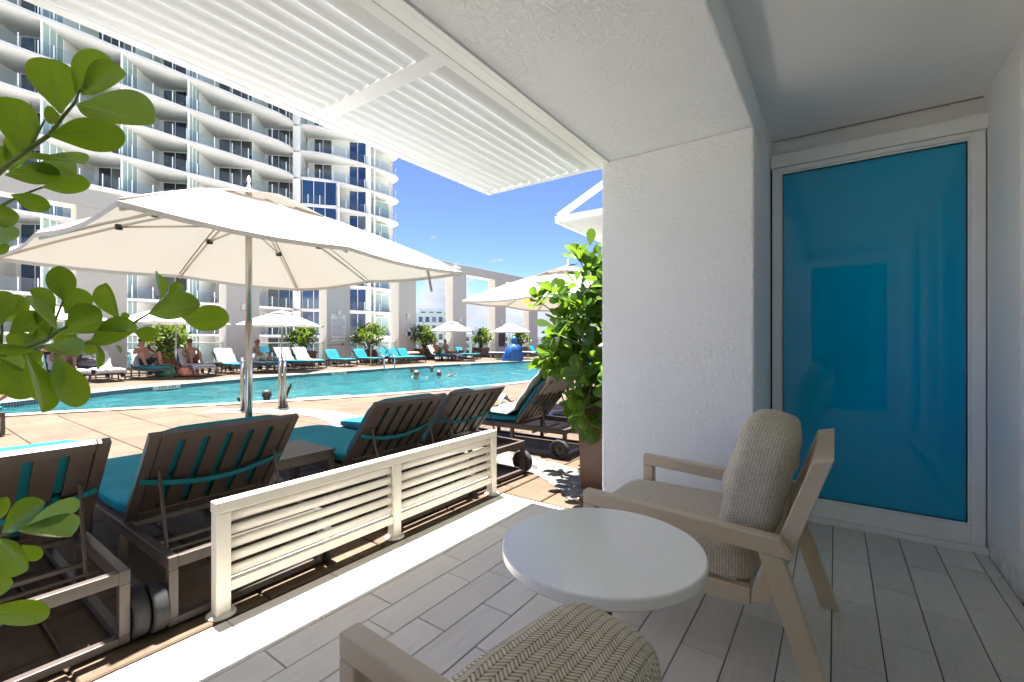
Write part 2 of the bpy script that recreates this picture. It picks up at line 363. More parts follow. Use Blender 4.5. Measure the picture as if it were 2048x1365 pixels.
def canvas():
    m, nd, lk, b = nodes_of('ivory_canvas')
    pos = nd.new('ShaderNodeNewGeometry').outputs['Position']
    f = noise(nd, lk, pos, 1.6, 5, 0.6); c = ramp(nd, lk, f, [(0.25, (0.45, 0.425, 0.385)), (0.7, (0.51, 0.495, 0.46))])
    lk.new(c, b.inputs['Base Color']); b.inputs['Roughness'].default_value = 0.85; b.inputs['Specular IOR Level'].default_value = 0.1
    t = nd.new('ShaderNodeBsdfTranslucent'); t.inputs[0].default_value = (0.80, 0.72, 0.62, 1)
    bumpn(nd, lk, b, noise(nd, lk, pos, 7, 4, 0.5), 0.25, 0.02)
    x = nd.new('ShaderNodeMixShader'); x.inputs[0].default_value = 0.09; lk.new(b.outputs[0], x.inputs[1]); lk.new(t.outputs[0], x.inputs[2])
    lk.new(x.outputs[0], nd['Material Output'].inputs[0]); return m
CANVAS = canvas()
def leaf_mat(name, a, b_, tcol, tw=0.35, rough=0.35):
    m, nd, lk, b = nodes_of(name)
    oi = nd.new('ShaderNodeObjectInfo'); pos = nd.new('ShaderNodeNewGeometry').outputs['Position']
    f = M_(nd, lk, 'MULTIPLY_ADD', oi.outputs['Random'], 0.55, M_(nd, lk, 'MULTIPLY', noise(nd, lk, pos, 24, 4, 0.6), 0.45))
    c = ramp(nd, lk, f, [(0.15, a), (0.85, b_)])
    spot = ramp(nd, lk, noise(nd, lk, pos, 62, 2, 0.5), [(0.70, (0, 0, 0)), (0.76, (1, 1, 1))])
    mx_ = nd.new('ShaderNodeMix'); mx_.data_type = 'RGBA'; lk.new(spot, mx_.inputs[0]); lk.new(c, mx_.inputs[6]); mx_.inputs[7].default_value = (a[0] * 1.6 + .03, a[1] * .55, a[2] * .5, 1); c = mx_.outputs[2]
    lk.new(c, b.inputs['Base Color']); b.inputs['Roughness'].default_value = rough; b.inputs['Specular IOR Level'].default_value = 0.4
    oc = nd.new('ShaderNodeSeparateXYZ'); lk.new(nd.new('ShaderNodeTexCoord').outputs['Object'], oc.inputs[0])
    vein = M_(nd, lk, 'SINE', M_(nd, lk, 'MULTIPLY', M_(nd, lk, 'SUBTRACT', oc.outputs[1], M_(nd, lk, 'MULTIPLY', M_(nd, lk, 'ABSOLUTE', oc.outputs[0]), 0.9)), 80.0))
    hv = M_(nd, lk, 'MULTIPLY_ADD', vein, 0.35, noise(nd, lk, pos, 120, 3, 0.5))
    bumpn(nd, lk, b, hv, 0.22, 0.0012)
    t = nd.new('ShaderNodeBsdfTranslucent'); t.inputs[0].default_value = (*tcol, 1)
    x = nd.new('ShaderNodeMixShader'); x.inputs[0].default_value = tw; lk.new(b.outputs[0], x.inputs[1]); lk.new(t.outputs[0], x.inputs[2])
    lk.new(x.outputs[0], nd['Material Output'].inputs[0]); return m
LEAF = leaf_mat('glossy_leaf', (0.085, 0.205, 0.010), (0.20, 0.36, 0.018), (0.34, 0.50, 0.02))
LEAF_R = leaf_mat('garden_leaf', (0.028, 0.085, 0.010), (0.080, 0.165, 0.018), (0.19, 0.32, 0.02))
LEAF_OLD = leaf_mat('ageing_leaf', (0.30, 0.15, 0.02), (0.45, 0.25, 0.04), (0.5, 0.3, 0.05))
RIB = mat('leaf_midrib', (0.30, 0.40, 0.08), 0.5)
STEM = mat('green_stem', (0.16, 0.22, 0.04), 0.6, var=0.2, vsc=20)
BARK = mat('brown_stem', (0.12, 0.08, 0.05), 0.8, var=0.3, vsc=20, bump=0.3, bsc=60)
def weave_mat():
    m, nd, lk, b = nodes_of('herringbone_weave')
    uv = nd.new('ShaderNodeTexCoord').outputs['UV']; sp = nd.new('ShaderNodeSeparateXYZ'); lk.new(uv, sp.inputs[0])
    k = 98.0
    u = M_(nd, lk, 'MULTIPLY', sp.outputs[0], k); v = M_(nd, lk, 'MULTIPLY', sp.outputs[1], k * 1.15)
    tri = M_(nd, lk, 'PINGPONG', u, 1.0)                             # zigzag columns
    w = M_(nd, lk, 'ADD', v, M_(nd, lk, 'MULTIPLY', tri, 0.95))
    fr = M_(nd, lk, 'FRACT', M_(nd, lk, 'MULTIPLY', w, 1.45))
    yarn = M_(nd, lk, 'SINE', M_(nd, lk, 'MULTIPLY', fr, math.pi))     # height of one yarn
    seam = M_(nd, lk, 'ABSOLUTE', M_(nd, lk, 'SUBTRACT', tri, 0.5))
    h = M_(nd, lk, 'SUBTRACT', yarn, M_(nd, lk, 'MULTIPLY', M_(nd, lk, 'POWER', M_(nd, lk, 'MULTIPLY', seam, 2.0), 6.0), 0.7))
    wn_ = nd.new('ShaderNodeTexWhiteNoise'); wn_.noise_dimensions = '2D'
    cx = nd.new('ShaderNodeCombineXYZ'); lk.new(M_(nd, lk, 'FLOOR', M_(nd, lk, 'MULTIPLY', w, 1.45)), cx.inputs[0]); lk.new(M_(nd, lk, 'FLOOR', u), cx.inputs[1]); lk.new(cx.outputs[0], wn_.inputs['Vector'])
    f = M_(nd, lk, 'MULTIPLY_ADD', wn_.outputs[0], 0.22, M_(nd, lk, 'MULTIPLY', h, 0.78))
    c = ramp(nd, lk, f, [(0.0, (0.17, 0.125, 0.07)), (0.34, (0.44, 0.365, 0.26)), (0.6, (0.64, 0.575, 0.46)), (0.95, (0.74, 0.685, 0.585))])
    lk.new(c, b.inputs['Base Color']); b.inputs['Roughness'].default_value = 0.85; b.inputs['Specular IOR Level'].default_value = 0.15
    bumpn(nd, lk, b, h, 0.5, 0.0016); return m
WEAVE = weave_mat()
STONE = mat('pale_quartz', (0.87, 0.855, 0.80), 0.2, spec=0.5, var=0.025, vsc=60)
def towel_mat(striped):
    m, nd, lk, b = nodes_of('striped_towel' if striped else 'white_towel')
    b.inputs['Base Color'].default_value = (.40, .395, .385, 1); b.inputs['Roughness'].default_value = 0.95; b.inputs['Specular IOR Level'].default_value = 0.05
    ob = nd.new('ShaderNodeTexCoord').outputs['UV']; sp = nd.new('ShaderNodeSeparateXYZ'); lk.new(ob, sp.inputs[0])
    if striped:
        fr = M_(nd, lk, 'FRACT', M_(nd, lk, 'MULTIPLY', sp.outputs[0], 13.0)); s_ = M_(nd, lk, 'LESS_THAN', fr, 0.24)
        c = ramp(nd, lk, s_, [(0.0, (.40, .395, .385)), (1.0, (.03, .03, .04))]); lk.new(c, b.inputs['Base Color'])
    pos = nd.new('ShaderNodeNewGeometry').outputs['Position']
    bumpn(nd, lk, b, noise(nd, lk, pos, 7, 5, 0.6), 0.6, 0.05); return m
TOWEL = towel_mat(False); TOWEL_S = towel_mat(True)

def box_uv(o):
    me = o.data; uvl = me.uv_layers.new(name='UVMap')
    for p in me.polygons:
        n = p.normal; ax = max(range(3), key=lambda i: abs(n[i]))
        a, b = [(1, 2), (0, 2), (0, 1)][ax]
        for li in p.loop_indices:
            co = me.vertices[me.loops[li].vertex_index].co; uvl.data[li].uv = (co[a], co[b])
    return o
def text_mesh(body, size, name, m, parent, loc, rot, depth=0.002):
    # every character is a mesh of its own, set side by side and centred on loc
    dg = bpy.context.evaluated_depsgraph_get(); glyphs = []; x = 0.0
    for ch in body:
        if ch == ' ': x += size * .32; continue
        cu = bpy.data.curves.new(name, 'FONT'); cu.body = ch; cu.size = size; cu.extrude = depth; cu.align_y = 'CENTER'
        o = bpy.data.objects.new(name, cu); COL.objects.link(o); dg.update()
        me = bpy.data.meshes.new_from_object(o.evaluated_get(dg)); bpy.data.objects.remove(o); bpy.data.curves.remove(cu)
        me.materials.clear(); me.materials.append(m)
        x0 = min(v.co.x for v in me.vertices); x1 = max(v.co.x for v in me.vertices)
        glyphs.append((me, x - x0)); x += x1 - x0 + size * .10
    mt = Matrix.Translation(loc) @ __import__('mathutils').Euler(rot).to_matrix().to_4x4()
    for me, gx in glyphs:
        inst(me, name, parent, mt @ Vector((gx - (x - size * .1) / 2, 0, 0)), rot)

# ================================================================== pool outline
NEAR = [(-12.7, -1.2), (-12.25, -0.6), (-11.75, 0.2), (-11.15, 1.22), (-10.87, 1.88), (-10.55, 2.5), (-10.2, 3.1), (-9.83, 3.65), (-9.5, 4.3), (-9.2, 4.95), (-8.95, 5.4), (-8.7, 6.0), (-8.44, 6.75), (-8.1, 8.0), (-7.88, 9.0), (-7.68, 10.2), (-7.58, 11.3), (-7.6, 13.0), (-7.8, 16.0), (-8.5, 20.0), (-9.8, 24.0), (-11.2, 26.5), (-12.8, 27.8)]
FAR = [(-12.7, -1.2), (-12.8, 0.2), (-13.1, 1.4), (-13.55, 2.1), (-13.95, 2.85), (-14.35, 3.6), (-14.7, 4.4), (-14.95, 5.3), (-15.25, 6.5), (-15.45, 7.3), (-15.6, 8.3), (-15.8, 10.2), (-15.95, 11.5), (-16.1, 13.3), (-16.15, 15.5), (-16.0, 18.0), (-15.6, 20.8), (-15.05, 23.0), (-14.3, 25.5), (-13.6, 27.0), (-12.8, 27.8)]
def smooth_line(pts, n=3):
    for _ in range(n - 1):
        q = [pts[0]]
        for a, b in zip(pts, pts[1:]):
            q += [(a[0] * .75 + b[0] * .25, a[1] * .75 + b[1] * .25), (a[0] * .25 + b[0] * .75, a[1] * .25 + b[1] * .75)]
        pts = q + [pts[-1]]
    return pts
NEAR = smooth_line(NEAR); FAR = smooth_line(FAR)
def x_at(line, y):
    for a, b in zip(line, line[1:]):
        if a[1] <= y <= b[1]: return a[0] + (b[0] - a[0]) * ((y - a[1]) / max(1e-6, b[1] - a[1]))
    return line[0][0] if y < line[0][1] else line[-1][0]
def offset(line, d):
    q = []
    for i, p in enumerate(line):
        a, b = line[max(i - 1, 0)], line[min(i + 1, len(line) - 1)]
        tx, ty = b[0] - a[0], b[1] - a[1]; l = math.hypot(tx, ty); q.append((p[0] + ty / l * d, p[1] - tx / l * d))
    return q
def strip(a, b, za, zb, name, m, parent=None, uv=False):
    n = len(a); mb = MB()
    mb.add([(x, y, za) for x, y in a] + [(x, y, zb) for x, y in b], [(i, i + 1, n + i + 1, n + i) for i in range(n - 1)])
    o = mb.build(name, m, parent)
    if uv:
        u = o.data.uv_layers.new(name='UVMap'); s = [0.0]
        for p, q in zip(a, a[1:]): s.append(s[-1] + math.hypot(q[0] - p[0], q[1] - p[1]))
        for pl in o.data.polygons:
            for li in pl.loop_indices:
                vi = o.data.loops[li].vertex_index; u.data[li].uv = (s[vi % n], za if vi < n else zb)
    return o
WZ = -0.11
# deck sheets either side of the pool (pavers close to the camera are built one by one on top)
ys = [-14.0, -6.0] + [-1.2 + i * 0.5 for i in range(59)] + [27.8, 34.0, 60.0]
na, nb, fa, fb = [], [], [], []
for y in ys:
    xn = x_at(NEAR, y) if -1.2 < y < 27.8 else (-12.7 if y <= 0 else -12.8)
    xf = x_at(FAR, y) if -1.2 < y < 27.8 else (-12.7 if y <= 0 else -12.8)
    na.append((xn, y)); nb.append((-2.135, y)); fa.append((-23.4, y)); fb.append((xf, y))
deck = bpy.data.objects.new('pool_deck', None); link(deck); tag(deck, kind='structure')
dm = MB(); n = len(ys)
PAVE_Y1 = 10.3
for A, B in ((na, nb), (fa, fb)):
    dm.add([(x, y, -0.012) for x, y in A] + [(x, y, -0.012) for x, y in B], [(i, i + 1, n + i + 1, n + i) for i in range(n - 1)])
# the next patio bays beyond the tiled floor
dm.add([(-2.135, 2.885, -.012), (3.0, 2.885, -.012), (3.0, 40, -.012), (-2.135, 40, -.012)], [(0, 1, 2, 3)])
dm.add([(-2.135, -14, -.012), (3.0, -14, -.012), (3.0, -1.36, -.012), (-2.135, -1.36, -.012)], [(0, 1, 2, 3)])
dm.build('deck_base', DECKM, deck)
strip(offset(NEAR, 0.0), offset(NEAR, 0.34), 0.004, 0.004, 'coping', COPING, deck)
strip(NEAR, NEAR, 0.004, WZ - 0.1, 'coping_edge', COPING, deck)
strip(offset(FAR, -0.42), FAR, -0.004, -0.004, 'wet_ledge', MINT, deck)
strip(offset(FAR, -0.78), offset(FAR, -0.42), 0.0, 0.0, 'coping', COPING, deck)
strip(FAR, FAR, -0.004, WZ - 0.10, 'tile_band', BAND, deck, uv=True)
# stone pavers, each a piece of its own
rnd = random.Random(3)
pv_meshes = {}
def paver_mesh(w, l):
    k = (round(w, 2), round(l, 2))
    if k not in pv_meshes:
        b = 0.006
        pv_meshes[k] = MB().add([(b, b, 0), (w - b, b, 0), (w - b, l - b, 0), (b, l - b, 0), (0, 0, -b), (w, 0, -b), (w, l, -b), (0, l, -b), (0, 0, -.05), (w, 0, -.05), (w, l, -.05), (0, l, -.05)],
            [(0, 1, 2, 3), (4, 5, 1, 0), (5, 6, 2, 1), (6, 7, 3, 2), (7, 4, 0, 3), (8, 9, 5, 4), (9, 10, 6, 5), (10, 11, 7, 6), (11, 8, 4, 7)]).mesh('paver', PAVER)
    return pv_meshes[k]
JB = MB()
y = -0.90; row = 0; G = 0.011; n_pav = 0
RH = 0.66
while y < PAVE_Y1:
    x = -2.14; first = True
    while x > -9.9:
        w = 0.62 if not (first and row % 2) else 0.31
        if y > 2.6 and False: pass
        first = False
        x0 = x - w
        lim = max(x_at(NEAR, max(-1.1, y)), x_at(NEAR, max(-1.1, y + RH))) + 0.40
        if x0 < lim - 0.25: break
        x0c = max(x0, lim - 0.05)
        if x - x0c > 0.12 and n_pav < 296:
            inst(paver_mesh(x - x0c - G, RH - G), 'paver', deck, (x0c, y, rnd.uniform(-.0015, .0015))); n_pav += 1
        x = x0
    y += RH; row += 1
# pavers in front of the planter, past the end of the tiled floor
for i, yy in enumerate((2.90, 3.52, 4.14, 4.76)):
    xx = -2.13 if i % 2 else -2.13
    for w in ((0.62, 0.62) if i % 2 else (0.34, 0.62)):
        if n_pav < 300: inst(paver_mesh(w - G, 0.62 - G), 'paver', deck, (xx, yy, rnd.uniform(-.0015, .0015))); n_pav += 1
        xx += w
# winding pebble inlays
def ribbon(pts, w, name):
    pts = smooth_line(pts, 4); strip(offset(pts, -w / 2), offset(pts, w / 2), 0.0045, 0.0045, name, PEBBLE, deck)
ribbon([(-8.75, 3.3), (-8.3, 3.75), (-7.5, 4.25), (-6.6, 4.35), (-5.7, 4.05), (-5.0, 3.7), (-4.2, 3.3)], 0.55, 'pebble_inlay')
ribbon([(-3.6, 3.55), (-3.0, 3.75), (-2.4, 3.75), (-1.9, 3.55), (-1.5, 3.2)], 0.42, 'pebble_inlay')
ribbon([(-5.6, 9.0), (-5.0, 8.3), (-4.9, 7.2), (-4.2, 6.6), (-3.2, 6.5)], 0.5, 'pebble_inlay')

# water and basin
from mathutils import noise as mn
wm = MB(); N2 = []
NY, NX = 420, 110
yy = [-1.2 + 29.0 * i / NY for i in range(NY + 1)]
wp = []; wv_ = []
for q in yy:
    a, b = x_at(FAR, q), x_at(NEAR, q)
    for j in range(NX + 1):
        x = a + (b - a) * j / NX
        h = .030 * mn.noise((x * 1.1, q * .8, 0)) + .034 * mn.noise((x * 2.7 + 5, q * 2.0, 3)) + .020 * mn.noise((x * 6.1, q * 4.4, 7))
        wv_.append((x, q, WZ + h))
        if j % 10 == 0: wp.append((x, q, WZ))
K = NX + 1
wm.add(wv_, [(i * K + j, i * K + j + 1, (i + 1) * K + j + 1, (i + 1) * K + j) for i in range(NY) for j in range(NX)])
tag(wm.build('pool_water', WATER, smooth=True), kind='structure')
bm_ = MB()
bm_.add([(x, q, -1.35) for x, q, _ in wp], [(i * 11 + j, i * 11 + j + 1, (i + 1) * 11 + j + 1, (i + 1) * 11 + j) for i in range(NY) for j in range(10)])
for line in (NEAR, FAR):
    nn = len(line)
    bm_.add([(x, q, WZ - 0.08) for x, q in line] + [(x, q, -1.35) for x, q in line], [(i, i + 1, nn + i + 1, nn + i) for i in range(nn - 1)])
tag(bm_.build('pool_basin', BASIN), kind='structure')
# depth markers set in the tile band
INK = mat('black_lettering', (0.02, 0.02, 0.02), 0.5); REDINK = mat('red_lettering', (0.45, 0.03, 0.03), 0.5)
PALE_T = mat('pale_marker_tile', (0.42, 0.42, 0.36), 0.4, var=0.1, vsc=9)
for body, y, lab in (('5 FT 3 IN', 4.63, 'pale depth marker reading 5 FT 3 IN on the far pool edge'), ('4 FT 4 IN', 10.6, 'depth marker reading 4 FT 4 IN on the far pool edge by the teal loungers'), ('4 FT 0 IN', 18.2, 'farthest depth marker tile on the pool edge, below the seated couple')):
    dy = 0.3; xa, xb = x_at(FAR, y - dy), x_at(FAR, y + dy); ang = math.atan2(2 * dy, xb - xa)
    t = thing('depth_marker', lab, 'pool marker', ((xa + xb) / 2 + .012, y, -0.055), ang, 'depth markers of the pool')
    MB().box(-.36, .36, -.004, .004, -.05, .05).build('marker_tile', PALE_T, t)
    text_mesh(body, 0.115, 'letter', INK, t, (0, -0.006, 0), (R(90), 0, 0), 0.001)
t = thing('coping_marker', 'small white depth marker row set in the near pool coping', 'pool marker', (-8.93, 5.62, 0.008), R(68))
MB().box(-.55, .55, -.09, .09, -.003, 0).build('marker_tile', COPING, t)
for i, dx in enumerate((-.45, -.3, -.02, .16, .22, .32)): MB().box(dx - .02, dx + .02, -.045, .045, -.001, .0015).build('figure', INK, t)

# ================================================================== tiled patio floor
pf = bpy.data.objects.new('patio_floor', None); link(pf); tag(pf, kind='structure')
fb_ = MB(); fb_.box(-2.132, .70, -1.34, 2.884, -.03, -.006); fb_.box(-.372, .70, 2.884, 3.72, -.03, -.006)
fb_.build('grout_bed', GROUT, pf)
tmesh = {}
def tile_mesh(w, l):
    k = (round(w, 3), round(l, 3))
    if k not in tmesh:
        b = .0022
        tmesh[k] = MB().add([(b, b, 0), (w - b, b, 0), (w - b, l - b, 0), (b, l - b, 0), (0, 0, -b), (w, 0, -b), (w, l, -b), (0, l, -b), (0, 0, -.009), (w, 0, -.009), (w, l, -.009), (0, l, -.009)],
            [(0, 1, 2, 3), (4, 5, 1, 0), (5, 6, 2, 1), (6, 7, 3, 2), (7, 4, 0, 3), (8, 9, 5, 4), (9, 10, 6, 5), (10, 11, 7, 6), (11, 8, 4, 7)]).mesh('floor_tile', TILE)
    return tmesh[k]
TW, TL, TG = .163, .492, .0045
x = -2.13; row = 0
while x < .70:
    w = min(TW, .70 - x)
    y1 = 3.70 if x > -.40 else 2.882
    if x < -.372 < x + w and False: y1 = 2.882
    y = 1.377 - TL * 6 + (0 if row % 2 == 0 else TL / 2) + (0.11 if row % 4 == 3 else 0)
    while y < y1:
        a, b = max(y, -1.335), min(y + TL, y1)
        if b - a > .02 and w > .02: inst(tile_mesh(w - TG, b - a - TG), 'floor_tile', pf, (x, a, rnd.uniform(-.0006, .0006)))
        y += TL
    x += TW; row += 1

# ================================================================== patio building
pb = thing('patio_building', 'white stucco hotel facade with pillar, rough soffit and patio recess', 'building', (0, 3.0, 0))
pb.location = (0, 0, 0)
def wallbox(name, m, *b, bevel=0.0, parent=pb): return bx(name, m, parent, *b, bevel=bevel)
wallbox('pillar', STUCCO, -1.298, -.373, 2.88, 4.35, -.02, 2.415, bevel=.012)
wallbox('pillar', STUCCO, -1.298, -.373, -2.8, -1.35, -.02, 2.415, bevel=.012)
wallbox('soffit', STUCCO, -1.292, -.373, -2.8, 4.35, 2.415, 3.05, bevel=.012)
wallbox('ceiling', CEIL, -.373, .70, -1.35, 3.72, 2.615, 3.05)
wallbox('recess_header', STUCCO_S, -.373, .70, 3.735, 4.35, -.02, 2.615)
wallbox('recess_header', STUCCO_S, -.373, .70, -2.8, -1.36, -.02, 2.615)
wallbox('side_wall', STUCCO_S, .70, 1.0, 3.09, 4.35, -.02, 3.05)
wallbox('side_wall', STUCCO_S, .70, 1.0, -2.8, .03, -.02, 3.05)
wallbox('door_head', STUCCO_S, .70, 1.0, .03, 3.09, 2.53, 3.05)
wallbox('drip_bead', WHITE, -1.262, -1.245, -2.8, 2.88, 2.402, 2.4155)
wallbox('soffit_trim', WHITE, -1.35, -1.292, -2.8, 4.35, 2.42, 2.60)
wallbox('upper_facade', STUCCO_S, -1.29, 3.0, -14, -2.8, -.02, 12)
wallbox('upper_facade', STUCCO_S, -1.29, 3.0, 4.35, 22, 2.6, 12)
wallbox('upper_facade', STUCCO_S, -1.29, 3.0, -2.8, 4.35, 3.05, 12)
wallbox('inner_wall', STUCCO_S, .9, 3.0, 4.35, 22, -.02, 2.6)
wallbox('room_wall', STUCCO_S, 2.6, 3.0, -2.8, 4.35, -.02, 3.05)
# ceiling seam, wall control joints
wallbox('ceiling_joint', CEIL, -.37, .70, 2.05, 2.056, 2.612, 2.615)
ROOMGL = glass_mat('clear_door_glass', (.86, .90, .90)); SHEER = mat('sheer_curtain', (.86, .86, .85), .9)
cu_ = MB(); cn_ = 160
cu_.add([(.835 + .022 * math.sin(i * .95) + .008 * math.sin(i * .31), .035 + 3.05 * i / cn_, z) for z in (.02, 2.52) for i in range(cn_ + 1)], [(i, i + 1, cn_ + 2 + i, cn_ + 1 + i) for i in range(cn_)])
cu_.build('bounce_curtain', SHEER, pb, True)  # unseen white curtain, added to bounce light back into the patio
# sliding doors of the room, in the right-hand wall
for i in range(3):
    y0 = .04 + i * 1.016; y1 = y0 + 1.012
    f = MB(); X0 = .725 + .03 * (i % 2); X1 = X0 + .045
    f.box(X0, X1, y0, y0 + .07, .03, 2.5); f.box(X0, X1, y1 - .07, y1, .03, 2.5); f.box(X0, X1, y0 + .07, y1 - .07, .03, .12); f.box(X0, X1, y0 + .07, y1 - .07, 2.42, 2.5)
    dr = f.build('sliding_door', WHITE, pb, bevel=.004)
    MB().box(X0 + .015, X0 + .025, y0 + .07, y1 - .07, .12, 2.42).build('pane', ROOMGL, dr)
# ---- blue glass screens closing both ends of the patio
def screen(name, label, y, sgn):
    t = thing(name, label, 'glass screen', (.17, y, 0))
    # local: x -.533 .. .53 ; front faces sgn (towards -y when sgn = -1)
    def b(nm, m, x0, x1, z0, z1, d0, d1, bev=.004): return MB().box(x0, x1, sgn * d0, sgn * d1, z0, z1).build(nm, m, t, bevel=bev)
    L, Rr_, B_, T_ = -.481, .463, .140, 2.366                # sight lines of the frame
    b('frame_stile', WHITE, -.530, L, .035, 2.395, 0, .06); b('frame_stile', WHITE, Rr_, .522, .035, 2.395, 0, .06)
    b('frame_rail', WHITE, L, Rr_, T_, 2.395, 0, .06); b('frame_rail', WHITE, L, Rr_, .035, B_, 0, .06)
    b('head_trim', WHITE, -.536, .530, 2.398, 2.484, -.015, .075); b('sill', WHITE, -.536, .530, .0, .033, -.02, .085, .003)
    w = .011; g = .004
    b('stop_bead', WHITE, L, L + w, B_, T_, .0, .042, .002); b('stop_bead', WHITE, Rr_ - w, Rr_, B_, T_, .0, .042, .002)
    b('stop_bead', WHITE, L + w, Rr_ - w, T_ - w, T_, .0, .042, .002); b('stop_bead', WHITE, L + w, Rr_ - w, B_, B_ + w, .0, .042, .002)
    L, Rr_, B_, T_ = L + w, Rr_ - w, B_ + w, T_ - w
    b('gasket', HUB, L, L + g, B_, T_, .0, .036, 0); b('gasket', HUB, Rr_ - g, Rr_, B_, T_, .0, .036, 0)
    b('gasket', HUB, L + g, Rr_ - g, T_ - g, T_, .0, .036, 0); b('gasket', HUB, L + g, Rr_ - g, B_, B_ + g, .0, .036, 0)
    b('pane', BLUE, L + g + .0005, Rr_ - g - .0005, B_ + g + .0005, T_ - g - .0005, .010, .024, 0)
    b('backing', WHITE, -.53, .52, .035, 2.395, -.02, -.002, 0)
    return t
screen('glass_screen', 'white framed screen with teal blue glass beside the armchair', 3.70, -1)
screen('glass_screen', 'matching teal blue glass screen at the opposite end of the patio', -1.345, 1)
gp = MB().box(-.372, -.36, 3.69, 3.73, .03, 2.47).box(.693, .699, 3.69, 3.73, .03, 2.47)
gp.build('shadow_gap', DARK, pb)

# ================================================================== louvred awnings
def awning(label, y0, y1, bars, x0=-1.355, x1=-2.372):
    t = thing('louvred_awning', label, 'awning', ((x0 + x1) / 2, (y0 + y1) / 2, 2.42), 0, 'awnings over the patios')
    ox, oy = t.location.x, t.location.y; Z = 2.42
    def fb(nm, a, b, c, d, z0=0.0, z1=.075, bev=.003): return MB().box(a - ox, b - ox, c - oy, d - oy, z0, z1).build(nm, SLAT, t, bevel=bev)
    fb('outer_beam', x1, x1 + .055, y0, y1, 0, .07); fb('inner_beam', x0 - .055, x0, y0, y1, 0, .07)
    fb('end_beam', x1 + .055, x0 - .055, y0, y0 + .055, .002, .07); fb('end_beam', x1 + .055, x0 - .055, y1 - .055, y1, .002, .07)
    for yb in bars: fb('cross_bar', x1 + .055, x0 - .055, yb - .045, yb + .045, .002, .07)
    edges = [y0 + .055] + sorted(sum([[b - .045, b + .045] for b in bars], [])) + [y1 - .055]
    n = 11; span = (x0 - .055) - (x1 + .055) - .012; p = span / n
    prof = []
    for k in range(7):                                    # curved blade section, low on its outer edge
        s = k / 6.0; prof.append((-.5 * p * 1.20 + s * p * 1.40, .006 + .040 * s ** 1.4 - .004 * math.sin(s * math.pi)))
    for a, b in zip(edges[0::2], edges[1::2]):
        l = b - a + .006
        mb = MB(); q = len(prof)
        vs_ = [(px, yy_, pz) for yy_ in (-l / 2, l / 2) for px, pz in prof] + [(px, yy_, pz + .004) for yy_ in (-l / 2, l / 2) for px, pz in prof]
        fs_ = [(i, i + 1, q + i + 1, q + i) for i in range(q - 1)] + [(2 * q + i, 3 * q + i, 3 * q + i + 1, 2 * q + i + 1) for i in range(q - 1)]
        fs_ += [(0, q, 3 * q, 2 * q), (q - 1, 3 * q - 1, 4 * q - 1, 2 * q - 1)]
        me = mb.add(vs_, fs_).mesh('slat', SLAT)
        for i in range(n):
            inst(me, 'slat', t, (x1 + .067 + p * (i + .5) - ox, (a + b) / 2 - oy, rnd.uniform(-.001, .001)))
    for ys_ in (y0 + .03, y1 - .03):
        MB().beam((x1 + .03 - ox, ys_ - oy, .075), (-1.29 - ox, ys_ - oy, .075 + .50), .05, .05).build('brace', SLAT, t, bevel=.003)
    return t
awning('white louvred awning directly above the patio', -2.0, 3.0, (-.2, 1.43))
awning('distant white louvred awning with diagonal brace seen past the pillar', 4.1, 9.1, (5.7, 7.4))

# ================================================================== low slatted fence
t = thing('slatted_fence', 'low ivory slatted metal fence between patio and loungers', 'fence', (-2.2, 1.855, 0))
FH = .50
for y in (-.965, 0.0, .965):
    MB().box(-.028, .028, y - .030, y + .030, 0, FH - .0505).build('post', IVORY, t, bevel=.004)
    MB().lathe([(.058, 0), (.058, .006), (.05, .009)], 20, (0, y, .0)).build('base_plate', IVORY, t)
MB().box(-.030, .030, -.997, .997, FH - .05, FH).build('top_rail', IVORY, t, bevel=.004)
for s in (-1, 1):
    a, b = (.030, .935) if s > 0 else (-.935, -.030)
    MB().box(-.022, .022, a, b, .095, .140).build('bottom_rail', IVORY, t, bevel=.003)
    q = 14; prof = []
    for k in range(q):
        w_ = 2 * math.pi * k / q; ex, ez = .0125 * math.cos(w_), .0265 * math.sin(w_); prof.append((ex * .96 + ez * .30, ez * .96 - ex * .10))
    me = MB().add([(px, yy_, pz) for yy_ in (a, b) for px, pz in prof], [(k, (k + 1) % q, q + (k + 1) % q, q + k) for k in range(q)] + [tuple(range(q - 1, -1, -1)), tuple(range(q, 2 * q))]).mesh('slat', IVORY, True)
    for i in range(5): inst(me, 'slat', t, (0, 0, .176 + i * .0605))

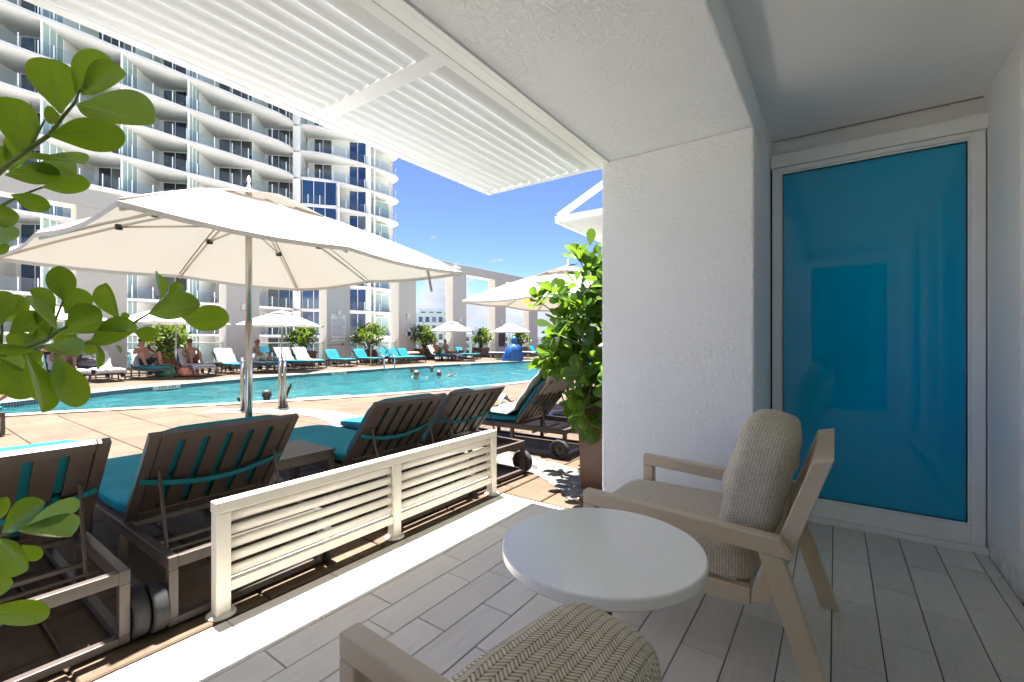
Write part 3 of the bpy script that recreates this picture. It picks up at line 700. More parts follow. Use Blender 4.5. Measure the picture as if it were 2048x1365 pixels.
# ================================================================== sun loungers
# local frame: head end at x = 0, foot end at x = -1.95, y across, z up
BA = math.atan2(.49, .38)
HX, HZ = -.60, .315                                     # back hinge
bdx, bdz = math.cos(BA), math.sin(BA)
def back_pt(s, off):                                    # s along the back, off = towards the sitter
    return (HX + bdx * s - bdz * off, HZ + bdz * s + bdx * off)
def make_lounger(flat=False):
    root = bpy.data.objects.new('sun_lounger', None); root.empty_display_size = .1; link(root)
    f = MB()
    for s in (-1, 1):
        f.box(-1.95, 0, s * .33 - .018, s * .33 + .018, .245, .30); f.box(-1.95, 0, s * .33 - .017, s * .33 + .017, .012, .045)
    for x in (-.0175, -1.9325): f.box(x - .0175, x + .0175, -.312, .312, .250, .298); f.box(x - .0175, x + .0175, -.313, .313, .013, .044)
    f.box(-.69, -.66, -.312, .312, .25, .285); f.box(-.42, -.40, -.312, .312, .215, .235); f.box(-1.30, -1.27, -.312, .312, .25, .285)
    f.build('frame', BROWN, root, bevel=.003)
    lm = MB().box(-.0175, .0175, -.0165, .0165, .046, .244).mesh('leg', BROWN)
    for x in (-.0175, -.66, -1.30, -1.9325):
        for s in (-1, 1): inst(lm, 'leg', root, (x, s * .33, 0))
    ss = MB().box(-1.92, -.62, -.045, .045, .286, .306).mesh('seat_slat', BROWN)
    for i in range(5): inst(ss, 'seat_slat', root, (0, -.24 + i * .12, 0))
    ang = 0.0 if flat else BA
    back = bpy.data.objects.new('backrest', MB().box(0, .59, -.345, -.300, -.016, .016).box(0, .59, .300, .345, -.016, .016).box(.540, .59, -.2995, .2995, -.0155, .0155).box(0, .05, -.2995, .2995, -.0155, .0155).mesh('backrest', BROWN))
    link(back, root); back.location = (HX, 0, HZ); back.rotation_euler = (0, -ang, 0)
    bv = back.modifiers.new('bevel', 'BEVEL'); bv.width = .003; bv.segments = 1
    sm = MB().box(.0505, .5395, -.0355, .0355, -.009, .009).mesh('back_slat', BROWN)
    for i in range(6): inst(sm, 'back_slat', back, (0, -.26 + i * .104, 0))
    def puff(q):
        e = 1 - .10 * (abs(q[0]) ** 6 + abs(q[1]) ** 6); return Vector((q[0], q[1], q[2] * e + .06 * math.sin(q[0] * 9) * (1 if q[2] > 0 else 0)))
    cm = MB().rbox((.282, 0, .040), (.575, .650, .046), 7, 8, puff).mesh('back_cushion', TEAL, True)
    inst(cm, 'back_cushion', back)
    sc_ = MB().rbox((-1.285, 0, .342), (1.36, .655, .072), 9, 10, puff).mesh('seat_cushion', TEAL, True)
    inst(sc_, 'seat_cushion', root)
    st = MB(); pts = [(.30 - .05 * math.sin(math.pi * (k / 12)), -.335 + .67 * k / 12, -.020 - .028 * math.sin(math.pi * k / 12)) for k in range(13)]
    for a, b in zip(pts, pts[1:]): st.beam(a, b, .004, .026, (1, 0, .3))
    inst(st.mesh('strap', TEAL), 'strap', back)
    if not flat:
        for s in (-1, 1):
            px, pz = back_pt(.36, -.02)
            inst(MB().tube([(px, s * .27, pz), (-.26, s * .27, .232)], .008, 6).mesh('stay', CHROME if False else BROWN), 'stay', root)
        inst(MB().tube([(-.26, -.31, .232), (-.26, .31, .232)], .008, 6).mesh('stay_rod', BROWN), 'stay_rod', root)
    ty = MB().lathe([(.070, -.026), (.094, -.026), (.100, -.018), (.100, .018), (.094, .026), (.070, .026)], 24, axis='y', ring=True).mesh('tyre', RUBBER, True)
    hb = MB().lathe([(.018, -.022), (.018, .022)], 12, axis='y')
    for k in range(9):
        a = 2 * math.pi * k / 9; hb.beam((.015 * math.cos(a), 0, .015 * math.sin(a)), (.072 * math.cos(a), 0, .072 * math.sin(a)), .03, .007, (0, 1, 0))
    hb = hb.mesh('rim', HUB)
    for s in (-1, 1):
        w = inst(ty, 'wheel', root, (-.055, s * .378, .10)); inst(hb, 'rim', w)
        inst(MB().tube([(0, -.03, 0), (0, .03, 0)], .012, 8).mesh('axle', BROWN), 'axle', w)
    return root
LP = make_lounger(); LP_flat = make_lounger(True)
used = {}
def lounger(x, y, rz, label, group, flat=False):
    src = LP_flat if flat else LP
    o = src if flat not in used else copy_tree(src); used[flat] = 1
    o.location = (x, y, 0); o.rotation_euler = (0, 0, rz); return tag(o, label, 'sun lounger', group)
NG, FG = 'loungers behind the slatted fence', 'loungers along the far side of the pool'
lounger(-2.27, .245, 0, 'teal lounger at the left frame edge, half hidden by leaves', NG)
lounger(-2.25, 1.06, 0, 'brown framed teal lounger left of the slatted side table', NG)
lounger(-2.28, 2.30, 0, 'brown framed teal lounger right of the slatted side table', NG)
lounger(-2.30, 3.08, R(-2), 'teal lounger behind the far end of the slatted fence', NG)
lounger(-2.24, 4.42, R(2), 'teal lounger with white towel and book beside the potted shrub', NG)
lounger(-8.49, -1.0, R(-78), 'lounger by the near pool edge with a sunbather resting on it', NG)
FL = [  # (head x, y, rz) in order from the left, heads towards the columns
 (-19.3, 3.30, 180, 'far lounger with towel and lying sunbather, leftmost of the far row'),
 (-19.25, 4.06, 180, 'far lounger covered in white towels beside the black bag'),
 (-19.4, 5.20, 183, 'far lounger with the sunbather in a dark cap holding a phone'),
 (-19.5, 6.66, 178, 'far lounger with the sunbather holding a green drink'),
 (-19.6, 7.88, 180, 'far lounger with empty striped towel, right of the drinking sunbather'),
 (-19.5, 8.98, 180, 'far lounger with the reading sunbather'),
 (-20.1, 10.42, 180, 'far lounger under plain towel, right of the reading sunbather'),
 (-20.1, 11.22, 180, 'far lounger with striped towel next to the first bare teal ones'),
 (-20.3, 12.92, 180, 'bare teal far lounger, first from the left'),
 (-20.35, 14.55, 180, 'bare teal far lounger, second from the left'),
 (-20.4, 16.00, 180, 'bare teal far lounger directly behind the pool ladder'),
 (-20.45, 16.74, 180, 'bare teal far lounger, fourth from the left'),
 (-20.5, 17.52, 180, 'bare teal far lounger in front of the life ring column'),
 (-21.0, 20.40, 180, 'far lounger of the sunbather with raised knees under umbrella'),
 (-21.0, 21.20, 180, 'far lounger of the sunbather in a dark swimsuit under umbrella'),
 (-21.0, 22.90, 180, 'bare teal far lounger right of the couple'),
 (-20.6, 29.10, 180, 'farthest white lounger with raised back behind the blue cover'),
 (-20.6, 31.20, 180, 'farthest teal lounger, mostly hidden by the shrub leaves')]
for x, y, a, lab in FL: lounger(x, y, R(a), lab, FG)
lounger(-20.4, 26.0, R(196), 'flat white topped lounger left of the blue cover', FG, True)

# ---- towels
def towel(name, label, lx, ly, rz, prof, hw, m, drop=0.0, group='towels on the loungers', wob=.012):
    t = MB(); rr = random.Random(int(lx * 100 + ly * 77)); n = len(prof); k = 9
    P_ = []; s = 0.0; S_ = []
    for i, (px, pz) in enumerate(prof):
        if i: s += math.hypot(px - prof[i - 1][0], pz - prof[i - 1][1])
        S_.append(s)
        for j in range(k):
            v = -1 + 2 * j / (k - 1); dz = -drop if abs(v) > .99 else 0
            P_.append((px + rr.uniform(-wob, wob), v * hw + rr.uniform(-wob, wob) * (2 if abs(v) > .9 else .6), pz + dz + rr.uniform(0, wob)))
    t.add(P_, [(i * k + j, (i + 1) * k + j, (i + 1) * k + j + 1, i * k + j + 1) for i in range(n - 1) for j in range(k - 1)])
    o = t.build(name, m, None, True, loc=(lx, ly, 0), rot=(0, 0, rz))
    sd = o.modifiers.new('thick', 'SOLIDIFY'); sd.thickness = .014; sd.offset = 1
    u = o.data.uv_layers.new(name='UVMap')
    for pl in o.data.polygons:
        for li in pl.loop_indices:
            vi = o.data.loops[li].vertex_index; u.data[li].uv = (S_[vi // k], (vi % k) / k)
    return tag(o, label, 'towel', group)
BO = .115
def bpts(s0, s1, n): return [back_pt(s0 + (s1 - s0) * i / (n - 1), BO) for i in range(n)]
FULL = [back_pt(.69, .05)] + bpts(.68, .10, 8) + [(-.72, .400), (-.95, .394), (-1.2, .394), (-1.45, .394), (-1.7, .394)]
BACK = [back_pt(.56, -.035), back_pt(.69, -.02), back_pt(.71, .06)] + bpts(.67, .08, 8) + [(-.74, .400), (-.9, .394)]
LONG = [back_pt(.40, -.03), back_pt(.70, -.02), back_pt(.71, .06)] + bpts(.67, .08, 8) + [(-.74, .400), (-1.0, .394), (-1.3, .394), (-1.6, .394), (-1.9, .394), (-1.965, .36), (-1.975, .26)]
SEATT = [(-.8, .398), (-1.1, .394), (-1.4, .394), (-1.7, .394), (-1.93, .392), (-1.975, .35), (-1.985, .24)]
def on(i): x, y, a, _ = FL[i]; return x, y, R(a)
towel('towel', 'white towel over the leftmost far lounger', *on(0), LONG, .335, TOWEL, .03)
towel('towel', 'white towel over the empty far lounger beside the black bag', *on(1), LONG, .335, TOWEL, .03)
towel('towel', 'striped towel behind the sunbather in the dark cap', *on(2), BACK, .30, TOWEL_S, .10)
towel('towel', 'white towel on the backrest of the drinking sunbather', *on(3), LONG, .335, TOWEL, .03)
towel('towel', 'striped towel hanging over the foot of the drinking sunbather lounger', *on(3), [(a, b + .016) for a, b in SEATT], .355, TOWEL_S, .11)
towel('towel', 'striped towel spread on the empty far lounger by the umbrella pole', *on(4), BACK, .35, TOWEL_S, .08)
towel('towel', 'white towel under the reading sunbather', *on(5), FULL, .32, TOWEL, .02)
towel('towel', 'plain white towel on the far lounger right of the reader', *on(6), BACK, .335, TOWEL, .03)
towel('towel', 'faintly striped towel on the last towelled far lounger', *on(7), FULL, .32, TOWEL_S, .03)
towel('towel', 'white towel behind the raised-knee sunbather', *on(13), BACK, .335, TOWEL, .03)
towel('towel', 'pale towel over the foot of the couple loungers', *on(14), [(a, b + .006) for a, b in SEATT], .34, TOWEL, .06)
towel('towel', 'white towel on the flat far lounger left of the blue cover', -20.4, 26.0, R(196), [(.0, .40), (-.4, .40), (-.8, .398), (-1.2, .398), (-1.6, .398), (-1.93, .396)], .335, TOWEL, .03)
towel('towel', 'white towel on the farthest lounger behind the blue cover', *on(16), LONG, .335, TOWEL, .03)
towel('towel', 'crumpled white towel on the lounger beside the potted shrub', -2.24, 4.42, R(2), LONG, .335, TOWEL, .0, wob=.022)
gt = MB(); rr = random.Random(9)
gp_ = [(-.34 + .68 * i / 9, -.17 + .34 * j / 6, .05 + .05 * math.sin(i * 1.3) * math.cos(j * 1.1) + rr.uniform(-.012, .02) - .0009 * ((i - 4.5) ** 2 + (j - 3) ** 2)) for i in range(10) for j in range(7)]
gt.add(gp_, [(i * 7 + j, (i + 1) * 7 + j, (i + 1) * 7 + j + 1, i * 7 + j + 1) for i in range(9) for j in range(6)])
GREYT = mat('grey_striped_cloth', (0.19, 0.19, 0.20), .95, var=.5, vsc=30, vst=(3, .3, 1), bump=.5, bsc=14, bdist=.02)
o = gt.build('bunched_cloth', GREYT, None, True, loc=(-3.62, 4.62, .415), rot=(0, 0, R(100)))
sd = o.modifiers.new('thick', 'SOLIDIFY'); sd.thickness = .02
tag(o, 'bunched grey cloth with dark stripes on the towelled near lounger', 'cloth')
WOODB = mat('tan_leather', (.36, .20, .09), .5, var=.25, vsc=12)
t = thing('purse', 'small tan folded purse on the white towel of the near lounger', 'purse', (-3.42, 4.40, .412), R(15))
MB().rbox((0, 0, .030), (.13, .20, .055), 6, 6).build('purse_body', WOODB, t, True); MB().rbox((.0, 0, .070), (.10, .17, .035), 6, 6).build('purse_flap', WOODB, t, True)

# ================================================================== slatted side tables
def make_side_table():
    r = bpy.data.objects.new('side_table', None); link(r)
    MB().box(-.25, .25, -.235, -.205, .355, .405).box(-.25, .25, .205, .235, .355, .405).box(-.25, -.222, -.2045, .2045, .355, .405).box(.222, .25, -.2045, .2045, .355, .405).build('apron', BROWN, r, bevel=.003)
    sm = MB().box(-.255, .255, -.0225, .0225, .4055, .425).mesh('top_slat', BROWN)
    for i in range(10): inst(sm, 'top_slat', r, (0, -.2160 + i * .048, 0))
    lm = MB().box(-.02, .02, -.02, .02, 0, .4045).mesh('leg', BROWN)
    for a in (-.23, .23):
        for b in (-.215, .215): inst(lm, 'leg', r, (a * 1.0005 + (.0005 if a > 0 else -.0005), b, -.0))
    return r
ST = make_side_table(); ST.location = (-3.2, 1.70, 0); tag(ST, 'brown slatted side table between the two near loungers', 'side table', 'slatted side tables')
for x, y, lab in ((-18.9, 9.72, 'small dark side table with a cup beside the reading sunbather'), (-18.7, 7.27, 'small dark side table right of the drinking sunbather'), (-19.0, 15.25, 'small dark side table in front of the planter by the pool ladder'), (-19.2, 2.62, 'small side table with drinks at the far left'), (-20.3, 24.3, 'far side table left of the flat white lounger')):
    c = copy_tree(ST); c.location = (x, y, 0); tag(c, lab)

# ================================================================== umbrellas
def make_umbrella():
    r = bpy.data.objects.new('patio_umbrella', None); link(r)
    Hs, ZR, ZP = 1.225, 1.82, 2.40
    # canopy: 4 panels, each split along the mid-edge rib; fabric sags between ribs
    dirs = [(1, -1), (1, 0), (1, 1), (0, 1), (-1, 1), (-1, 0), (-1, -1), (0, -1)]
    def rim(k):
        a = dirs[k % 8]; return Vector((a[0] * Hs, a[1] * Hs, ZR + (0.0 if k % 2 == 0 else .012)))
    def surf(k, u, s):                                   # between rib k and k+1, u 0..1, s 0 (top) .. 1 (rim)
        A, B = rim(k), rim(k + 1); top = Vector((0, 0, ZP))
        e = A.lerp(B, u); p = top.lerp(e, s)
        p.z += .035 * math.sin(math.pi * min(1, s)) - .024 * math.sin(math.pi * u) * s
        pull = .028 * math.sin(math.pi * u) * s * s; n2 = Vector((p.x, p.y, 0)); L = n2.length or 1
        p.x -= n2.x / L * pull; p.y -= n2.y / L * pull
        return p
    NU, NS = 5, 8
    for k in range(0, 8, 2):
        mb = MB(); P_ = []; q = 2 * NU + 1
        for i in range(NS + 1):
            s = .20 + .80 * i / NS
            for j in range(q):
                kk, u = (k, j / NU) if j <= NU else (k + 1, (j - NU) / NU); P_.append(surf(kk, u, s))
        mb.add(P_, [(i * q + j, i * q + j + 1, (i + 1) * q + j + 1, (i + 1) * q + j) for i in range(NS) for j in range(q - 1)])
        # short hem
        e = NS * q; hem = [P_[e + j] + Vector((0, 0, -.028)) for j in range(q)]
        mb.add([P_[e + j] for j in range(q)] + hem, [(j, j + 1, q + j + 1, q + j) for j in range(q - 1)])
        mb.build('canopy_panel', CANVAS, r, True)
    for k in range(8):
        MB().tube([surf(k, 0, s_) + Vector((0, 0, .003)) for s_ in (.2, .4, .6, .8, .99)], .007, 5).build('seam', CANVAS, r, True)
    vc = MB(); P_ = []; m_ = 32
    for i in range(6):
        for j in range(m_):
            u = j / 4.0; k = int(u) % 8; p = surf(k, u - int(u), .34 * i / 5)
            ph = abs(math.sin(math.pi * u / 2.0)); P_.append((p.x, p.y, p.z + .035 + (.05 * ph) * (i / 5) ** 2 - .03 * (1 - ph) * (i / 5)))
    vc.add(P_, [(i * m_ + j, i * m_ + (j + 1) % m_, (i + 1) * m_ + (j + 1) % m_, (i + 1) * m_ + j) for i in range(5) for j in range(m_)])
    vc.build('vent_cap', CANVAS, r, True)
    MB().tube([(0, 0, .02), (0, 0, 1.36)], .0275, 14).build('lower_pole', CHROME, r, True)
    MB().tube([(0, 0, 1.36), (0, 0, 2.44)], .0255, 14).build('upper_pole', POLEM, r, True)
    MB().lathe([(.0, 2.44), (.018, 2.44), (.016, 2.46), (.009, 2.48), (.017, 2.50), (.014, 2.52), (.003, 2.54)], 12).build('finial', POLEM, r, True)
    MB().lathe([(.24, 0), (.24, .05), (.06, .07), (.04, .22), (.0, .22)], 24).build('base', BROWN, r, True)
    MB().lathe([(.055, 2.10), (.055, 2.16), (.03, 2.17), (.03, 2.09)], 12).build('runner', HUB, r)
    for k in range(8):
        a = Vector((0, 0, 2.36)); b = rim(k); b = b + Vector((0, 0, -.012))
        pts = [a.lerp(b, s) + Vector((0, 0, .035 * math.sin(math.pi * s) - .03)) for s in (0, .25, .5, .75, .985)]
        rb = MB(); rb.tube(pts, .0095, 6); rbo = rb.build('rib', POLEM, r, True)
        mid = a.lerp(b, .52) + Vector((0, 0, .0)); d2 = Vector((b.x, b.y, 0)).normalized()
        MB().tube([Vector((d2.x * .05, d2.y * .05, 2.13)), mid], .008, 6).build('strut', POLEM, rbo, True)
        MB().rbox(mid, (.045, .045, .045), 6, 3).build('joint', HUB, rbo, True)
    return r
U0 = make_umbrella()
for i, (x, y, rz, lab) in enumerate([
    (-3.88, 1.773, 3.6, 'large ivory umbrella over the near loungers'),
    (-3.56, 6.58, 3.6, 'ivory umbrella behind the potted shrub, right of the pool'),
    (-18.3, 6.00, 45, 'far umbrella above the planter between the two capped sunbathers'),
    (-18.1, 9.53, 45, 'far umbrella above the reading sunbather'),
    (-19.3, 20.75, 42, 'far umbrella above the couple'),
    (-18.1, 25.2, 42, 'far umbrella behind the blue cover'),
    (-19.2, 2.9, 45, 'far umbrella at the left, mostly hidden by leaves')]):
    c = U0 if i == 0 else copy_tree(U0); c.location = (x, y, 0); c.rotation_euler = (0, 0, R(rz)); tag(c, lab, 'umbrella', 'ivory patio umbrellas')
MB_ = MB(); pts = [(-.05, .0, 1.93), (-.03, 0, 1.86), (.0, .01, 1.78), (.01, .02, 1.70), (.03, .02, 1.62)]
so = MB_.tube(pts, .012, 6).build('tie_strap', CANVAS, U0, True); so.location = (1.0, 1.02, .02)

# ================================================================== armchairs and table
def make_armchair():
    # built at the place of the far chair: faces -x, arms at y .03 and .78 from the near side
    r = bpy.data.objects.new('armchair', None); link(r); W_ = .79; bw = .052
    for y in (0, W_ - bw):
        a = MB(); a.hexa([(-.87, y, .518), (-.115, y, .478), (-.115, y + bw, .478), (-.87, y + bw, .518), (-.87, y, .572), (-.15, y, .542), (-.15, y + bw, .542), (-.87, y + bw, .572)]); a.build('arm', TAUPE, r, bevel=.006)
        b = MB(); b.hexa([(-.87, y + .001, 0), (-.815, y + .001, 0), (-.815, y + bw - .001, 0), (-.87, y + bw - .001, 0), (-.87, y + .001, .517), (-.815, y + .001, .514), (-.815, y + bw - .001, .514), (-.87, y + bw - .001, .517)]); b.build('front_leg', TAUPE, r, bevel=.005)
        c = MB(); c.hexa([(-.055, y + .002, 0), (.012, y + .002, 0), (.012, y + bw - .002, 0), (-.055, y + bw - .002, 0), (-.215, y + .002, .483), (-.140, y + .002, .479), (-.140, y + bw - .002, .479), (-.215, y + bw - .002, .483)])
        lg = c.build('rear_leg', TAUPE, r, bevel=.005)
        MB().box(-.05, .008, y + .006, y + bw - .006, -.0, .006).build('foot_pad', HUB, lg)
    for y in (bw + .004, W_ - 2 * bw - .004 + .012):
        s = MB(); yb = y + bw - .012
        s.hexa([(-.245, y, .285), (-.185, y, .285), (-.185, yb, .285), (-.245, yb, .285), (-.062, y, .800), (-.002, y, .815), (-.002, yb, .815), (-.062, yb, .800)]); s.build('back_stile', TAUPE, r, bevel=.004)
        MB().box(-.85, -.246, y, yb, .262, .325).build('seat_rail', TAUPE, r, bevel=.004)
    MB().hexa([(-.083, 2 * bw - .004, .742), (-.022, 2 * bw - .004, .757), (-.022, W_ - 2 * bw + .006, .757), (-.083, W_ - 2 * bw + .006, .742), (-.062, 2 * bw - .004, .800), (-.002, 2 * bw - .004, .815), (-.002, W_ - 2 * bw + .006, .815), (-.062, W_ - 2 * bw + .006, .800)]).build('top_rail', TAUPE, r, bevel=.004)
    MB().hexa([(-.160, 2 * bw - .004, .505), (-.110, 2 * bw - .004, .52), (-.110, W_ - 2 * bw + .006, .52), (-.160, W_ - 2 * bw + .006, .505), (-.142, 2 * bw - .004, .56), (-.092, 2 * bw - .004, .575), (-.092, W_ - 2 * bw + .006, .575), (-.142, W_ - 2 * bw + .006, .56)]).build('back_rail', TAUPE, r, bevel=.004)
    MB().box(-.812, -.77, 2 * bw + .001, W_ - 2 * bw - .001, .266, .322).build('seat_rail', TAUPE, r, bevel=.004)
    MB().box(-.30, -.255, 2 * bw + .001, W_ - 2 * bw - .001, .266, .322).build('seat_rail', TAUPE, r, bevel=.004)
    def seat(q): return Vector((q[0], q[1], q[2] + (.16 if q[2] > 0 else 0) * (1 - q[0] ** 2) * (1 - q[1] ** 2)))
    o = MB().rbox((-.575, W_ / 2, .388), (.69, .665, .125), 9, 14, seat).build('seat_cushion', WEAVE, r, True); box_uv(o)
    def pil(q):
        k = 1 - .14 * (abs(q[1]) ** 3) - .12 * abs(q[2]) ** 4
        x = q[0] * k + .10 * math.sin(q[2] * 4 + q[1] * 3) * .3 + .05 * math.sin(7 * q[2] + 2 * q[1]) * (1 if q[0] < 0 else .3) + .045 * math.sin(15 * q[2] + 4 * q[0] + 3 * q[1]) * max(0, .9 - abs(q[2]))
        z = q[2] * (1 - .06 * q[1] ** 2 * (1 if q[2] > 0 else 0)) + .015 * math.sin(9 * q[1])
        return Vector((x, q[1] * (1 - .03 * q[2] ** 2), z))
    o = MB().rbox((0, 0, 0), (.215, .655, .475), 5.0, 26, pil).build('back_cushion', WEAVE, r, True, loc=(-.245, W_ / 2, .668), rot=(0, R(13), 0)); box_uv(o)
    # piping along the cushion's near side
    return r
CH = make_armchair(); CH.location = (0, 1.74, 0); tag(CH, 'taupe framed armchair with woven cushions against the white pillar', 'armchair', 'patio armchairs')
C2 = copy_tree(CH); C2.location = (-.005, -.155, 0)
for ch in C2.children:
    if ch.name.startswith('back_cushion'): ch.location = (-.255, .418, .674); ch.scale = (.86, .93, .97)
C2.location = (-.005, -.155, 0); tag(C2, 'taupe framed woven armchair in the foreground, cut by the frame')
t = thing('patio_table', 'round pale stone table between the two armchairs', 'table', (-.565, 1.25, 0))
prof = [(0, .568), (.287, .568), (.2905, .5715), (.292, .575), (.292, .5965), (.2905, .600), (.287, .602), (0, .602)]
MB().lathe(prof[1:7], 128).build('table_top', STONE, t, False)
for p in t.children[0].data.polygons:
    if len(p.vertices) > 4: p.use_smooth = False
MB().lathe([(.032, .02), (.032, .569)], 20).build('pedestal', BROWN, t, True); MB().lathe([(.20, 0), (.20, .012), (.19, .018), (.04, .022)], 40).build('base', BROWN, t, True)

# ================================================================== plants
def leaf_mesh(name, m, w=.56, nl=8, nw=3, cup=.10, bend=.10, fold=.04):
    mb = MB(); P_ = []
    for i in range(nl + 1):
        s = 1 - (1 - i / nl) ** 1.7
        if s < .62: hw = w * .5 * (.06 + .94 * math.sin(math.pi / 2 * (s / .62) ** 1.15))
        else: hw = w * .5 * math.sqrt(max(0, 1 - ((s - .62) / .38) ** 2.3))
        for j in range(-nw, nw + 1):
            v = j / nw; P_.append((v * hw, s, cup * (v * v) * hw * 2 + fold * abs(v) * hw - bend * s * s * .5))
    q = 2 * nw + 1
    mb.add(P_, [(i * q + j, i * q + j + 1, (i + 1) * q + j + 1, (i + 1) * q + j) for i in range(nl) for j in range(q - 1)])
    n0 = len(mb.v)
    rb = [(-.010, 0), (.010, 0)]                          # raised midrib, tapering
    rv = []
    for i in range(nl + 1):
        s = 1 - (1 - i / nl) ** 1.7; k = .011 * (1 - s * .92); rv += [(-k, s * .94, .0035 - bend * (s * .94) ** 2 * .5), (k, s * .94, .0035 - bend * (s * .94) ** 2 * .5)]
    mb.add(rv, [(2 * i, 2 * i + 1, 2 * i + 3, 2 * i + 2) for i in range(nl)], 1)
    return mb.mesh(name, [m, RIB], True)
LM = [leaf_mesh('leaf', LEAF, .56, 16, 4, c, b, f) for c, b, f in ((.18, .10, .10), (.05, .22, .05), (.30, .02, .02))]
LR = [leaf_mesh('leaf', LEAF_R, w, 8, 2, c, b, .06) for w, c, b in ((.58, .2, .12), (.54, .05, .25), (.62, .35, .05))]
LO = leaf_mesh('leaf', LEAF_OLD, .56, 6, 2, .3, .25)
def place_leaf(me, parent, base, tip, nrm, width, org):
    base, tip, nrm = Vector(base), Vector(tip), Vector(nrm); Y = tip - base; L = Y.length; Y.normalize()
    X = Y.cross(nrm).normalized(); Z = X.cross(Y)
    mtx = Matrix.Identity(4)
    for i in range(3): mtx[i][0] = X[i] * (width / .56); mtx[i][1] = Y[i] * L; mtx[i][2] = Z[i] * L; mtx[i][3] = base[i] - org[i]
    o = bpy.data.objects.new('leaf', me); link(o, parent); o.matrix_local = mtx; return o
